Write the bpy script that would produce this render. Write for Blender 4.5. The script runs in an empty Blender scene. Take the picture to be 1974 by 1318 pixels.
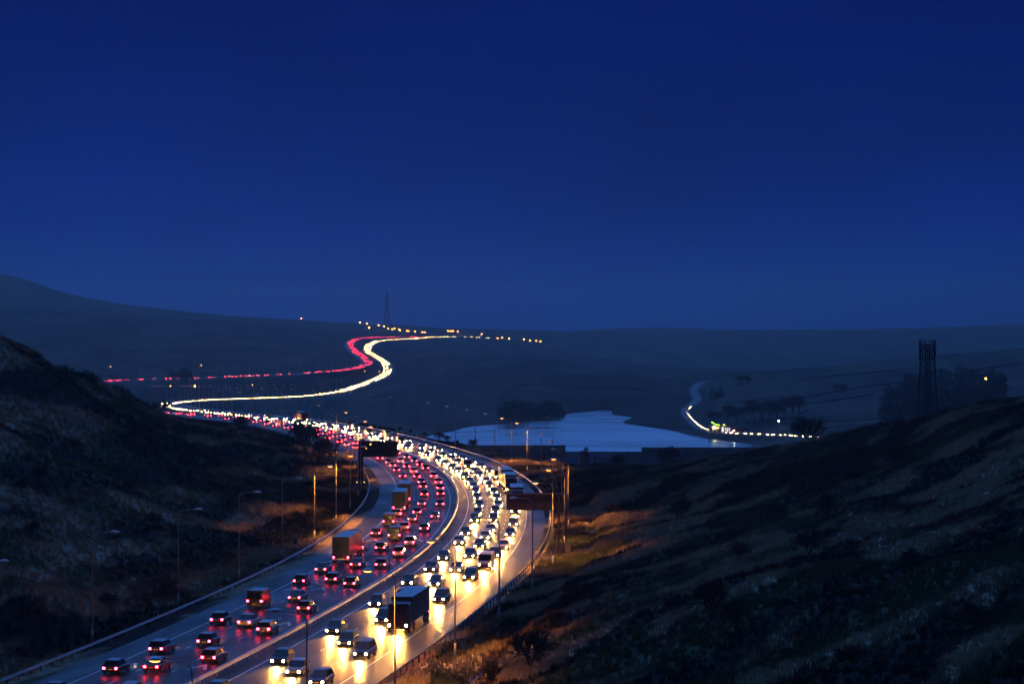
import bpy, bmesh, math, random
import numpy as np
from mathutils import Vector, Matrix
random.seed(7); RNG = np.random.default_rng(7)
R = math.radians
scene = bpy.context.scene
COL = scene.collection

# ------------------------------------------------------------------ camera, sky, sun, exposure
F, CX, HY, CH = 4700.0, 987.0, 640.0, 33.7       # focal length / centre / horizon in photo pixels, eye height over the road
cam = bpy.data.cameras.new('camera'); camo = bpy.data.objects.new('camera', cam); COL.objects.link(camo)
cam.sensor_width = 36; cam.lens = F*36/1974; cam.shift_y = -19/1974
cam.clip_start = 1; cam.clip_end = 30000
camo.location = (0, 0, CH); camo.rotation_euler = (R(90), 0, 0)
scene.camera = camo

world = bpy.data.worlds.new('World'); scene.world = world; world.use_nodes = True
wn, wl = world.node_tree.nodes, world.node_tree.links
bg = wn['Background']; SKY_STRENGTH = 0.15
sky = wn.new('ShaderNodeTexSky'); sky.sky_type = 'NISHITA'; sky.sun_disc = False
sky.sun_elevation = R(-3.0); sky.sun_rotation = R(0); sky.altitude = 350
sky.air_density = 1.0; sky.dust_density = 0.3; sky.ozone_density = 4.0
sepc = wn.new('ShaderNodeSeparateColor'); wl.new(sky.outputs[0], sepc.inputs[0])     # dusk brightness of the sky, in one deep blue
def wmath(op, a, b):
    m = wn.new('ShaderNodeMath'); m.operation = op
    for i, v in enumerate((a, b)):
        if isinstance(v, (int, float)): m.inputs[i].default_value = v
        else: wl.new(v, m.inputs[i])
    return m.outputs[0]
lum = wmath('ADD', wmath('MULTIPLY', sepc.outputs[0], 1.5), 0.013)          # plus an even ambient glow added over the whole dome
tint = wn.new('ShaderNodeCombineColor')
wl.new(wmath('MULTIPLY', wmath('POWER', lum, 2.0), 0.04), tint.inputs[0]); wl.new(wmath('MULTIPLY', wmath('POWER', lum, 1.5), 0.17), tint.inputs[1]); wl.new(lum, tint.inputs[2])
# thin uneven dusk cloud all over the sky
tc = wn.new('ShaderNodeTexCoord'); mp = wn.new('ShaderNodeMapping'); mp.inputs['Scale'].default_value = (1.2, 1.2, 3.2)
nz = wn.new('ShaderNodeTexNoise'); nz.inputs['Scale'].default_value = 3.4; nz.inputs['Detail'].default_value = 5; nz.inputs['Roughness'].default_value = 0.5
mr = wn.new('ShaderNodeMapRange'); mr.inputs[1].default_value = 0.3; mr.inputs[2].default_value = 0.7; mr.inputs[3].default_value = 0.68; mr.inputs[4].default_value = 1.3
cm = wn.new('ShaderNodeMix'); cm.data_type = 'RGBA'; cm.blend_type = 'MULTIPLY'; cm.inputs[0].default_value = 1
wl.new(tc.outputs['Generated'], mp.inputs[0]); wl.new(mp.outputs[0], nz.inputs['Vector']); wl.new(nz.outputs[0], mr.inputs[0])
wl.new(tint.outputs[0], cm.inputs[6]); wl.new(mr.outputs[0], cm.inputs[7])
wl.new(cm.outputs[2], bg.inputs[0]); bg.inputs[1].default_value = SKY_STRENGTH
mr.inputs[3].default_value /= SKY_STRENGTH; mr.inputs[4].default_value /= SKY_STRENGTH

sl = bpy.data.lights.new('twilight_fill', 'SUN'); sl.energy = 1.75; sl.angle = R(100); sl.color = (0.085, 0.30, 1.0)  # wide blue lamp added as twilight fill, the sky's own disc being below the horizon
so = bpy.data.objects.new('twilight_fill', sl); COL.objects.link(so)
so.rotation_euler = (R(-48), 0, R(25)); so.location = (0, -50, 200)

scene.view_settings.view_transform = 'Standard'; scene.view_settings.look = 'None'
scene.view_settings.exposure = 0; scene.view_settings.gamma = 1; scene.view_settings.use_curve_mapping = False
scene.cycles.use_denoising = True; scene.cycles.sample_clamp_indirect = 2.0
scene.cycles.max_bounces = 5; scene.cycles.diffuse_bounces = 2; scene.cycles.glossy_bounces = 2; scene.cycles.volume_bounces = 1
scene.cycles.use_light_tree = True; scene.cycles.use_adaptive_sampling = True; scene.cycles.adaptive_threshold = 0.03

# ------------------------------------------------------------------ helpers
def P(px, py, d): return np.array(((px-CX)/F*d, d, CH-(py-HY)/F*d))
def tag(o, label=None, cat=None, group=None, kind=None):
    if label: o['label'] = label
    if cat: o['category'] = cat
    if group: o['group'] = group
    if kind: o['kind'] = kind
    return o
def link(name, data, parent=None, loc=None):
    o = bpy.data.objects.new(name, data); COL.objects.link(o)
    if parent is not None: o.parent = parent
    if loc is not None: o.location = loc
    return o
def empty(name, loc=(0,0,0), rz=0.0):
    o = link(name, None); o.location = loc; o.rotation_euler = (0,0,rz); o.empty_display_size = .2; return o
class MB:
    def __init__(s): s.v=[]; s.f=[]; s.m=[]
    def add(s, vs, fs, mi=0):
        b=len(s.v); s.v.extend([tuple(map(float,p)) for p in vs]); s.f.extend([tuple(i+b for i in f) for f in fs]); s.m.extend([mi]*len(fs)); return s
    def box(s, x0,x1,y0,y1,z0,z1, mi=0):
        return s.add([(x0,y0,z0),(x1,y0,z0),(x1,y1,z0),(x0,y1,z0),(x0,y0,z1),(x1,y0,z1),(x1,y1,z1),(x0,y1,z1)],
            [(0,3,2,1),(4,5,6,7),(0,1,5,4),(1,2,6,5),(2,3,7,6),(3,0,4,7)], mi)
    def tube(s, pts, rad, n=6, mi=0, cap=True):
        pts=[np.array(p,float) for p in pts]; k=len(pts)
        if not hasattr(rad,'__len__'): rad=[rad]*k
        vs=[]; ref=None
        for i,p in enumerate(pts):
            t=pts[min(i+1,k-1)]-pts[max(i-1,0)]; t/=max(np.linalg.norm(t),1e-9)
            if ref is None: ref=np.array((0,0,1.)) if abs(t[2])<.9 else np.array((1.,0,0))
            a=np.cross(t,ref); a/=max(np.linalg.norm(a),1e-9); b=np.cross(t,a)
            for j in range(n):
                w=2*math.pi*j/n; vs.append(p+rad[i]*(a*math.cos(w)+b*math.sin(w)))
        fs=[(i*n+j,i*n+(j+1)%n,(i+1)*n+(j+1)%n,(i+1)*n+j) for i in range(k-1) for j in range(n)]
        if cap: fs+= [tuple(range(n))[::-1], tuple((k-1)*n+j for j in range(n))]
        return s.add(vs,fs,mi)
    def loft(s, rings, mi=0, caps=True):
        n=len(rings[0]); vs=[p for r in rings for p in r]
        fs=[(i*n+j,i*n+(j+1)%n,(i+1)*n+(j+1)%n,(i+1)*n+j) for i in range(len(rings)-1) for j in range(n)]
        if caps: fs+=[tuple(range(n))[::-1], tuple((len(rings)-1)*n+j for j in range(n))]
        return s.add(vs,fs,mi)
    def mesh(s, name, mats, smooth=False):
        me=bpy.data.meshes.new(name); me.from_pydata(s.v,[],s.f)
        for m in (mats if isinstance(mats,(list,tuple)) else [mats]): me.materials.append(m)
        if any(s.m): me.polygons.foreach_set('material_index', s.m)
        if smooth: me.polygons.foreach_set('use_smooth',[True]*len(s.f))
        me.update(); return me
    def build(s, name, mats, parent=None, loc=None, smooth=False): return link(name, s.mesh(name,mats,smooth), parent, loc)
def np_mesh(name, V, Q, mats):
    me=bpy.data.meshes.new(name); n=Q.shape[1]
    me.vertices.add(len(V)); me.vertices.foreach_set('co', V.astype(np.float32).ravel())
    me.loops.add(Q.size); me.loops.foreach_set('vertex_index', Q.astype(np.int32).ravel())
    me.polygons.add(len(Q)); me.polygons.foreach_set('loop_start', np.arange(0,Q.size,n,dtype=np.int32))
    me.update(calc_edges=True)
    for m in (mats if isinstance(mats,(list,tuple)) else [mats]): me.materials.append(m)
    return me
def vnoise(x,y,seed=0):
    x=np.asarray(x,float); y=np.asarray(y,float)
    xi=np.floor(x).astype(np.int64); yi=np.floor(y).astype(np.int64); fx=x-xi; fy=y-yi
    def h(a,b):
        k=(a*374761393+b*668265263+seed*1442695041)&0xffffffff
        k=((k^(k>>13))*1274126177)&0xffffffff; k=((k^(k>>16))*2246822519)&0xffffffff
        return ((k^(k>>15))&0xffffff)/float(0xffffff)
    u=fx*fx*(3-2*fx); v=fy*fy*(3-2*fy)
    return (h(xi,yi)*(1-u)+h(xi+1,yi)*u)*(1-v)+(h(xi,yi+1)*(1-u)+h(xi+1,yi+1)*u)*v
def fbm(x,y,seed=0,o=4):
    t=0;a=.5;s=0
    for i in range(o): t=t+a*vnoise(x*2**i+17.3*i,y*2**i-9.1*i,seed+i); s+=a; a*=.5
    return t/s
def sst(a,b,x):
    t=np.clip((x-a)/(b-a),0,1); return t*t*(3-2*t)
ORD1='first second third fourth fifth sixth seventh eighth ninth tenth eleventh twelfth thirteenth fourteenth fifteenth sixteenth seventeenth eighteenth nineteenth'.split()
TENS={2:'twent',3:'thirt',4:'fort',5:'fift',6:'sixt',7:'sevent',8:'eight',9:'ninet'}
def ordinal(n):
    if n<20: return ORD1[n-1]
    t,u=divmod(n,10); return TENS[t]+'ieth' if u==0 else TENS[t]+'y-'+ORD1[u-1]

# ------------------------------------------------------------------ materials
def mat(name, col, rough=.6, metal=0.0, noise=None, emit=None, spec=None, bump=0.0):
    m=bpy.data.materials.new(name); m.use_nodes=True; nt=m.node_tree; b=nt.nodes['Principled BSDF']
    b.inputs['Base Color'].default_value=(*col,1); b.inputs['Roughness'].default_value=rough; b.inputs['Metallic'].default_value=metal
    if spec is not None: b.inputs['Specular IOR Level'].default_value=spec
    if emit: b.inputs['Emission Color'].default_value=(*emit[0],1); b.inputs['Emission Strength'].default_value=emit[1]
    if noise:
        sc,lo,hi=noise; t=nt.nodes.new('ShaderNodeTexCoord'); n=nt.nodes.new('ShaderNodeTexNoise'); n.inputs['Scale'].default_value=sc; n.inputs['Detail'].default_value=5
        r=nt.nodes.new('ShaderNodeMapRange'); r.inputs[1].default_value=.3; r.inputs[2].default_value=.7; r.inputs[3].default_value=lo; r.inputs[4].default_value=hi
        x=nt.nodes.new('ShaderNodeMix'); x.data_type='RGBA'; x.blend_type='MULTIPLY'; x.inputs[0].default_value=1; x.inputs[6].default_value=(*col,1)
        nt.links.new(t.outputs['Object'],n.inputs['Vector']); nt.links.new(n.outputs[0],r.inputs[0]); nt.links.new(r.outputs[0],x.inputs[7]); nt.links.new(x.outputs[2],b.inputs['Base Color'])
        if bump:
            bp=nt.nodes.new('ShaderNodeBump'); bp.inputs['Strength'].default_value=bump; nt.links.new(n.outputs[0],bp.inputs['Height']); nt.links.new(bp.outputs[0],b.inputs['Normal'])
    return m
def asphalt_mat():
    m=bpy.data.materials.new('damp_asphalt'); m.use_nodes=True; nt=m.node_tree; b=nt.nodes['Principled BSDF']; L=nt.links
    uv=nt.nodes.new('ShaderNodeUVMap'); uv.uv_map='along'
    def noise(sc,scale3,det=4):
        mp=nt.nodes.new('ShaderNodeMapping'); mp.inputs['Scale'].default_value=scale3
        n=nt.nodes.new('ShaderNodeTexNoise'); n.inputs['Scale'].default_value=sc; n.inputs['Detail'].default_value=det
        L.new(uv.outputs[0],mp.inputs[0]); L.new(mp.outputs[0],n.inputs['Vector']); return n
    a=noise(1,(.9,.02,1)); f=noise(1,(14,14,1),6); w=noise(1,(.25,.05,1))
    mx=nt.nodes.new('ShaderNodeMix'); mx.data_type='RGBA'; mx.inputs[6].default_value=(.018,.018,.019,1); mx.inputs[7].default_value=(.050,.049,.047,1)
    L.new(a.outputs[0],mx.inputs[0])
    m2=nt.nodes.new('ShaderNodeMix'); m2.data_type='RGBA'; m2.blend_type='MULTIPLY'; m2.inputs[0].default_value=1
    r=nt.nodes.new('ShaderNodeMapRange'); r.inputs[1].default_value=.25; r.inputs[2].default_value=.75; r.inputs[3].default_value=.6; r.inputs[4].default_value=1.4
    L.new(f.outputs[0],r.inputs[0]); L.new(mx.outputs[2],m2.inputs[6]); L.new(r.outputs[0],m2.inputs[7]); L.new(m2.outputs[2],b.inputs['Base Color'])
    rr=nt.nodes.new('ShaderNodeMapRange'); rr.inputs[1].default_value=.3; rr.inputs[2].default_value=.7; rr.inputs[3].default_value=.34; rr.inputs[4].default_value=.56
    b.inputs['Specular IOR Level'].default_value=.055
    L.new(w.outputs[0],rr.inputs[0]); L.new(rr.outputs[0],b.inputs['Roughness'])
    bp=nt.nodes.new('ShaderNodeBump'); bp.inputs['Strength'].default_value=.25; bp.inputs['Distance'].default_value=.02
    L.new(f.outputs[0],bp.inputs['Height']); L.new(bp.outputs[0],b.inputs['Normal'])
    return m
def terrain_mat():
    m=bpy.data.materials.new('moor_cover'); m.use_nodes=True; nt=m.node_tree; b=nt.nodes['Principled BSDF']; L=nt.links
    at=nt.nodes.new('ShaderNodeAttribute'); at.attribute_name='cover'
    g=nt.nodes.new('ShaderNodeNewGeometry')
    def noise(sc3,det):
        mp=nt.nodes.new('ShaderNodeMapping'); mp.inputs['Scale'].default_value=sc3
        n=nt.nodes.new('ShaderNodeTexNoise'); n.inputs['Scale'].default_value=1; n.inputs['Detail'].default_value=det; n.inputs['Roughness'].default_value=.65
        L.new(g.outputs['Position'],mp.inputs[0]); L.new(mp.outputs[0],n.inputs['Vector']); return n
    n1=noise((.9,.45,.9),6); n2=noise((.06,.02,.06),4)
    cur=at.outputs['Color']
    for n,lo,hi in ((n1,.62,1.38),(n2,.75,1.25)):
        r=nt.nodes.new('ShaderNodeMapRange'); r.inputs[1].default_value=.3; r.inputs[2].default_value=.7; r.inputs[3].default_value=lo; r.inputs[4].default_value=hi
        x=nt.nodes.new('ShaderNodeMix'); x.data_type='RGBA'; x.blend_type='MULTIPLY'; x.inputs[0].default_value=1
        L.new(n.outputs[0],r.inputs[0]); L.new(cur,x.inputs[6]); L.new(r.outputs[0],x.inputs[7]); cur=x.outputs[2]
    L.new(cur,b.inputs['Base Color']); b.inputs['Roughness'].default_value=.95; b.inputs['Specular IOR Level'].default_value=.1
    bp=nt.nodes.new('ShaderNodeBump'); bp.inputs['Strength'].default_value=.7; bp.inputs['Distance'].default_value=.35
    L.new(n1.outputs[0],bp.inputs['Height']); L.new(bp.outputs[0],b.inputs['Normal'])
    return m
def tuft_mat():
    m=bpy.data.materials.new('moor_grass'); m.use_nodes=True; nt=m.node_tree; b=nt.nodes['Principled BSDF']
    at=nt.nodes.new('ShaderNodeAttribute'); at.attribute_name='tint'; at.attribute_type='INSTANCER'
    nt.links.new(at.outputs['Color'],b.inputs['Base Color']); b.inputs['Roughness'].default_value=.85; b.inputs['Specular IOR Level'].default_value=.15
    return m
M=dict(
 asphalt=asphalt_mat(), cover=terrain_mat(), tuft=tuft_mat(),
 paint=mat('road_paint',(.62,.62,.6),.55,noise=(1.5,.7,1.1)),
 galv=mat('galvanised_steel',(.55,.56,.57),.42,.85,noise=(3,.7,1.1)),
 post=mat('weathered_steel_post',(.16,.16,.17),.6,.5,noise=(3,.7,1.2)),
 column=mat('lamp_column_steel',(.50,.50,.50),.5,.2,noise=(2,.75,1.15)),
 head=mat('lamp_head_shell',(.88,.9,.92),.3),
 bowl_off=mat('lamp_bowl',(.55,.5,.42),.25),
 bowl_on=mat('sodium_bowl_lit',(.8,.5,.2),.4,emit=((1.,.24,.03),80)),
 bowl_dim=mat('sodium_bowl_warming',(.8,.5,.2),.4,emit=((1.,.36,.10),.6)),
 bowl_low=mat('sodium_bowl_low',(.8,.5,.2),.4,emit=((1.,.32,.05),7)),
 black=mat('black_panel',(.012,.012,.014),.45),
 blackpole=mat('dark_painted_steel',(.035,.038,.045),.5,.2),
 panelback=mat('gantry_back_panel',(.26,.22,.20),.55,.1,noise=(1.2,.7,1.2)),
 rib=mat('gantry_rib',(.09,.08,.08),.55,.2),
 concrete=mat('dam_concrete',(.28,.28,.27),.85,noise=(.12,.7,1.25),bump=.1),
 lattice=mat('lattice_steel',(.018,.018,.02),.6,.3),
 bark=mat('wet_bark',(.035,.028,.022),.9), twig=mat('bare_twig',(.045,.034,.028),.9),
 needle=mat('dark_needles',(.018,.028,.018),.9), woodleaf=mat('far_wood_twig',(.03,.033,.026),.95),
 stone=mat('dry_stone',(.075,.072,.068),.9,noise=(.8,.6,1.3)),
 glass=mat('car_glass',(.012,.014,.016),.12), cabinet_dark=mat('trailer_door',(.06,.06,.065),.5), tyre=mat('tyre_rubber',(.015,.015,.015),.8), rim=mat('alloy_rim',(.4,.4,.42),.35,.8),
 headlamp=mat('headlamp_lit',(.9,.9,.9),.3,emit=((1.,.62,.22),140)),
 headlamp_dim=mat('headlamp_dipped',(.9,.9,.9),.3,emit=((1.,.5,.14),35)), headlamp_low=mat('headlamp_low',(.9,.9,.9),.3,emit=((1.,.40,.08),10)), tail_dim=mat('tail_lamp_dim',(.5,.02,.02),.3,emit=((1.,.02,.09),14)),
 tail=mat('tail_lamp_lit',(.5,.02,.02),.3,emit=((1.,.022,.05),65)),
 reflector=mat('amber_marker',(.8,.35,.05),.4,emit=((1.,.45,.08),4)),
 plate_w=mat('number_plate_white',(.7,.7,.68),.5), plate_y=mat('number_plate_yellow',(.7,.5,.06),.5),
 blue=mat('sign_blue',(.03,.12,.42),.4), white=mat('sign_white',(.75,.76,.76),.45), signgrey=mat('sign_grey_back',(.3,.29,.27),.5),
 yellow=mat('sign_yellow',(.55,.42,.05),.5), red=mat('sign_red',(.5,.02,.02),.45),
 cabinet=mat('cabinet_grey',(.42,.40,.36),.6), render_w=mat('white_render',(.6,.6,.58),.8,noise=(.5,.8,1.1)), slate=mat('slate_roof',(.05,.05,.06),.7),
 winlit=mat('window_lit',(.8,.8,.8),.4,emit=((.75,.9,1.),1.6)), green_l=mat('green_lamp_lit',(.4,.8,.1),.4,emit=((.45,1.,.06),9)),
 amber_l=mat('amber_lamp_lit',(.8,.5,.2),.4,emit=((1.,.55,.12),9)), white_l=mat('flood_lamp_lit',(.9,.9,.85),.4,emit=((1.,.92,.62),110)),
 red_l=mat('red_sign_lit',(.8,.1,.1),.4,emit=((1.,.03,.04),8)),
)
for k in ('reflector','bowl_dim','winlit','green_l','amber_l','red_l'): M[k].cycles.emission_sampling='NONE'
wm=bpy.data.materials.new('reservoir_water'); wm.use_nodes=True; nt=wm.node_tree; b=nt.nodes['Principled BSDF']
b.inputs['Base Color'].default_value=(.01,.02,.03,1); b.inputs['Roughness'].default_value=.2; b.inputs['IOR'].default_value=1.33
g=nt.nodes.new('ShaderNodeNewGeometry'); mp_=nt.nodes.new('ShaderNodeMapping'); mp_.inputs['Scale'].default_value=(.02,.25,1)
n_=nt.nodes.new('ShaderNodeTexNoise'); n_.inputs['Scale'].default_value=1; n_.inputs['Detail'].default_value=5
bp_=nt.nodes.new('ShaderNodeBump'); bp_.inputs['Strength'].default_value=.15; bp_.inputs['Distance'].default_value=.4
nt.links.new(g.outputs['Position'],mp_.inputs[0]); nt.links.new(mp_.outputs[0],n_.inputs['Vector']); nt.links.new(n_.outputs[0],bp_.inputs['Height']); nt.links.new(bp_.outputs[0],b.inputs['Normal'])
rn_=nt.nodes.new('ShaderNodeTexNoise'); rn_.inputs['Scale'].default_value=1; rn_.inputs['Detail'].default_value=3; mq_=nt.nodes.new('ShaderNodeMapping'); mq_.inputs['Scale'].default_value=(.006,.02,1)
rr_=nt.nodes.new('ShaderNodeMapRange'); rr_.inputs[1].default_value=.35; rr_.inputs[2].default_value=.65; rr_.inputs[3].default_value=.08; rr_.inputs[4].default_value=.34      # calm and wind-ruffled water
nt.links.new(g.outputs['Position'],mq_.inputs[0]); nt.links.new(mq_.outputs[0],rn_.inputs['Vector']); nt.links.new(rn_.outputs[0],rr_.inputs[0]); nt.links.new(rr_.outputs[0],b.inputs['Roughness'])
M['water']=wm
M['cascade']=mat('spilling_water',(.85,.88,.9),.35,noise=(.35,.5,1.2),bump=.2)

# ------------------------------------------------------------------ road reference lines
near=[(-62,60),(-44,150),(-29.4,235),(-25.3,261.8),(-22.5,285),(-19.7,308),(-16,334),(-13.5,361),(-11.6,392),(-10.5,423.5),(-10,460),(-10.4,495),(-12.4,538.7),(-15.7,578),(-20.9,628),(-27,668),(-33,700),(-54,800),(-64,840),(-78,890),(-90,930)]
e_far=[(-142,1145),(-175,1293),(-215,1500),(-236,1700),(-238,1900),(-223,2150),(-193.5,2350),(-173,2500),(-161,2700),(-151.6,2850),(-151,2980),(-164,3150),(-186,3300),(-206,3450),(-214,3650),(-209,3850),(-183,4050),(-167,4200),(-157,4300),(-109,4500),(-40,4900)]
w_far=[(-190,1150),(-275,1500),(-335,1850),(-346,2150),(-314,2250),(-273,2350),(-230,2480),(-203,2600),(-182,2750),(-175,2880),(-175,3000),(-192,3150),(-216,3350),(-237,3550),(-246,3750),(-246.5,3950),(-235,4150),(-215,4350),(-150,4600)]
def resample(p, step):
    p=np.array(p,float); s=np.r_[0,np.cumsum(np.hypot(*np.diff(p,axis=0).T))]
    q=np.arange(0,s[-1],step); return np.c_[np.interp(q,s,p[:,0]),np.interp(q,s,p[:,1])]
def smooth(p, sig):
    k=int(3*sig); w=np.exp(-.5*(np.arange(-k,k+1)/sig)**2); w/=w.sum()
    e=np.vstack([p[0]+(np.arange(-k,0)[:,None])*(p[1]-p[0]), p, p[-1]+(np.arange(1,k+1)[:,None])*(p[-1]-p[-2])])
    return np.c_[np.convolve(e[:,0],w,'valid'),np.convolve(e[:,1],w,'valid')]
def normals(p):
    t=np.gradient(p,axis=0); t/=np.linalg.norm(t,axis=1)[:,None]; return t, np.c_[t[:,1],-t[:,0]]     # normal points right
def ref(far, off):
    fp=np.array(far,float); _,n=normals(fp); fp=fp-n*off
    p=resample(np.vstack([near,fp]),4.0); p=smooth(p,9)
    return p
EP=ref(e_far,7.7); WP=ref(w_far,-7.0)
EZ=([0,880,979,1145,1293,1500,1700,1900,2150,2350,2500,2700,2850,2980,3150,3300,3450,3650,3850,4050,4200,4300,4500,4900],
    [0,-.3,-1.3,-4.3,-7.3,-11.3,-15.8,-19.3,-25,-28,-27,-23,-19,-14,-4.3,.7,6.7,15,20,21.7,22,23.7,25,21])
WZ=([0,880,1000,1500,2150,2250,2480,2600,2750,2880,3000,3150,3350,3550,3750,3950,4150,4300,4600],
    [0,-.3,-1,-5,-8.8,-10,-9.8,-9.3,-9,-6.7,-4.3,.7,6.7,13.7,19.7,23.7,24,24,25])
def smz(y,T):
    return sum(np.interp(y+o,*T) for o in (-60,-30,0,30,60))/5
class Road:
    def __init__(s,p,T):
        s.p=p; s.t,s.n=normals(p); s.z=smz(p[:,1],T); s.s=np.r_[0,np.cumsum(np.hypot(*np.diff(p,axis=0).T))]
    def at(s,q,l):
        x=np.interp(q,s.s,s.p[:,0]); y=np.interp(q,s.s,s.p[:,1]); nx=np.interp(q,s.s,s.n[:,0]); ny=np.interp(q,s.s,s.n[:,1]); z=np.interp(q,s.s,s.z)
        return np.array((x+nx*l,y+ny*l,z))
    def s_of_y(s,y): return float(np.interp(y,s.p[:,1],s.s)) if np.all(np.diff(s.p[:,1])>0) else float(s.s[np.argmin(abs(s.p[:,1]-y))])
    def ang(s,q):
        a=s.at(q-1,0); b=s.at(q+1,0); return math.atan2(b[1]-a[1],b[0]-a[0])
E=Road(EP,EZ); W=Road(WP,WZ)
# valley road beyond the reservoir, lane beyond
A_pts=[P(1660,856,1250),P(1625,848,1300),P(1560,843,1360),P(1480,838,1420),P(1400,836,1470),P(1370,832,1505),P(1350,825,1560),P(1335,813,1650),P(1324,800,1745),P(1320,790,1839),P(1332,781,1910),P(1345,770,2014),P(1336,752,2169),P(1347,738,2287),P(1372,733,2309),P(1400,731,2330)]
a2=resample([(p[0],p[1]) for p in A_pts],4); a2=smooth(a2,4)
az=np.interp(np.linspace(0,1,len(a2)), np.linspace(0,1,len(A_pts)), [p[2] for p in A_pts])
a_s=np.r_[0,np.cumsum([math.dist(A_pts[i][:2],A_pts[i+1][:2]) for i in range(len(A_pts)-1)])]
az=np.interp(np.linspace(0,a_s[-1],len(a2)), a_s, [p[2] for p in A_pts])
A=Road(a2,([0,1],[0,0])); A.z=smooth(np.c_[az,az],6)[:,0]

# ------------------------------------------------------------------ terrain
ZW=-30.0
C=[]   # control points px, d, z
def cp(px,py,d): C.append((px,d,CH-(py-HY)/F*d))
def cz(px,d,z): C.append((px,d,z))
# left bank crest and what falls away behind it
for px,py,d,zb in ((-700,560,330,30),(-300,600,380,26),(0,650,420,16),(60,674,450,12),(130,702,500,8),(185,722,550,5),(230,740,600,0),(270,774,670,-6),(310,801,745,-9),(370,811,815,-10),(430,819,880,-9)):
    cp(px,py,d); cz(px,d*1.28,zb); cz(px,d*2.2,min(zb-25,-14))
for px,py,d in ((0,900,330),(0,1100,265),(200,900,400),(200,1050,320),(400,900,540),(400,1000,410),(560,960,470)):
    cp(px,py,d)
cz(200,470,18); cp(310,812,598); cp(345,818,620); cp(275,788,590); cp(325,812,672); cp(330,840,520)
# left moor
for px,py,d in ((-600,560,3600),(0,640,2900),(0,591,3700),(200,606,3800),(400,614,4000),(620,631,4300),(200,700,2500),(400,692,2700),(620,692,3050),(560,660,3500),(-600,640,2700),
    (-700,500,5300),(-200,510,5400),(0,527,5400),(40,533,5400),(80,548,5400),(120,565,5400),(200,588,5400),(330,598,5400),(480,611,5400),(620,623,5600),(746,626,5800),(850,630,5700),(940,641,5600),(1030,647,5600)):
    cp(px,py,d)
for px in (-600,0,200,400): cz(px,4500,68 if px<=0 else 58 if px<300 else 52)
for px in (-700,0,300,620,850,1030): cz(px,7800,30)
# middle hill
for px,py,d in ((960,656,4700),(1045,663,4500),(1100,682,4000),(1190,698,3700),(1300,717,3300),(1350,729,2900),(900,780,1870),(900,720,2450),(900,690,3170),(1050,760,2025),(1050,720,2300),(1050,690,2950),
    (1200,770,2014),(1200,740,2195),(1200,710,2750),(1290,750,2209),(1300,731,2560),(800,800,1740),(800,740,2430),(500,785,1740),(600,785,1805),(500,797,1480),(750,830,1390),(750,792,1839),(850,660,4150)):
    cp(px,py,d)
for px,d,z in ((1050,5000,0),(1200,4600,-35),(1330,4200,-42)): cz(px,d,z)
# dam foot valley and hidden ground below the motorway
for px in (900,1100,1300,1450): cz(px,1230,-58); cz(px,1000,-52)
cz(700,1200,-24); cz(800,1000,-22); cz(950,830,-24); cz(650,1300,-22)
# right hill crest, ground behind it
for px,py,d,zb in ((1060,915,560,-12),(1112,918,565,-14),(1160,916,575,-14),(1200,914,585,-16),(1250,907,590,-16),(1300,894,600,-16),(1400,874,610,-16),(1450,867,620,-15),(1540,866,630,-16),(1600,861,635,-16),(1640,855,640,-15),(1700,832,640,-12),(1770,799,640,-8),(1850,792,600,-6),(1900,780,560,-4),(1974,766,520,-2),(2250,735,480,2),(2700,690,420,8)):
    cp(px,py,d); cz(px,d*1.25,zb); cz(px,d*1.6,zb-22)
for px,py,d in ((1500,1100,260),(1500,950,440),(1800,900,420),(1974,1000,300),(1974,1150,210),(1974,1318,150),(1500,1318,178),(1200,1318,208),(1000,1318,222),(1300,1000,395),(1300,1150,268),(1700,1200,205),(1650,1010,330),(2500,1250,150),(1180,960,460)):
    cp(px,py,d)
for px,py,d in ((1120,936,500),(1150,934,515),(1200,932,530),(1250,926,540),(1300,916,545),(1350,900,550),(1400,895,555),(1450,886,560),(1540,892,560),(1590,891,560),(1640,886,565),(1700,862,572)): cp(px,py,d)
# slope under the camera
for px,d,z in ((987,8,31.6),(-3000,8,31),(5000,8,33),(987,30,26),(987,60,20),(987,100,13),(2500,30,31),(2500,80,24),(-1500,40,22),(1500,100,15),(987,150,5.5),(1300,150,8.5)): cz(px,d,z)
# right-hand fields and far hills
for px,py,d in ((1450,716,2300),(1450,740,2050),(1450,770,1800),(1450,800,1600),(1560,708,2300),(1560,760,1800),(1560,810,1480),(1700,692,2300),(1700,740,1900),(1700,790,1500),(1700,820,1300),(1974,668,2200),(1974,720,1700),(1974,760,1300),(2400,640,2200),(2400,720,1300),(1400,724,2420),(1500,857,1300),(1600,866,1150),(1390,760,1980)):
    cp(px,py,d)
for px,z in ((1400,-28),(1550,-20),(1700,-12),(1974,2),(2400,15)): cz(px,3100,z)
for px,py in ((1030,655),(1130,634),(1250,631),(1400,636),(1600,637),(1800,632),(1974,625),(2400,612)): cp(px,py,7200)
for px,py in ((1250,688),(1450,692),(1650,690),(1974,680),(2400,660)): cp(px,py,5000)
for px in (1200,1600,2000,2400): cz(px,8800,10)
def road_cp(rd, lo, hi, ymin, ymax, step):
    for q in np.arange(rd.s_of_y(ymin), rd.s_of_y(ymax), step):
        for l in (lo,hi):
            p=rd.at(q,l); cz(CX+p[0]/p[1]*F, p[1], p[2])
road_cp(E,-20,20,180,940,34); road_cp(E,2,18,960,4700,130); road_cp(W,-18,-1,1000,4500,130); road_cp(A,-6,6,1320,2290,110)
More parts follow.
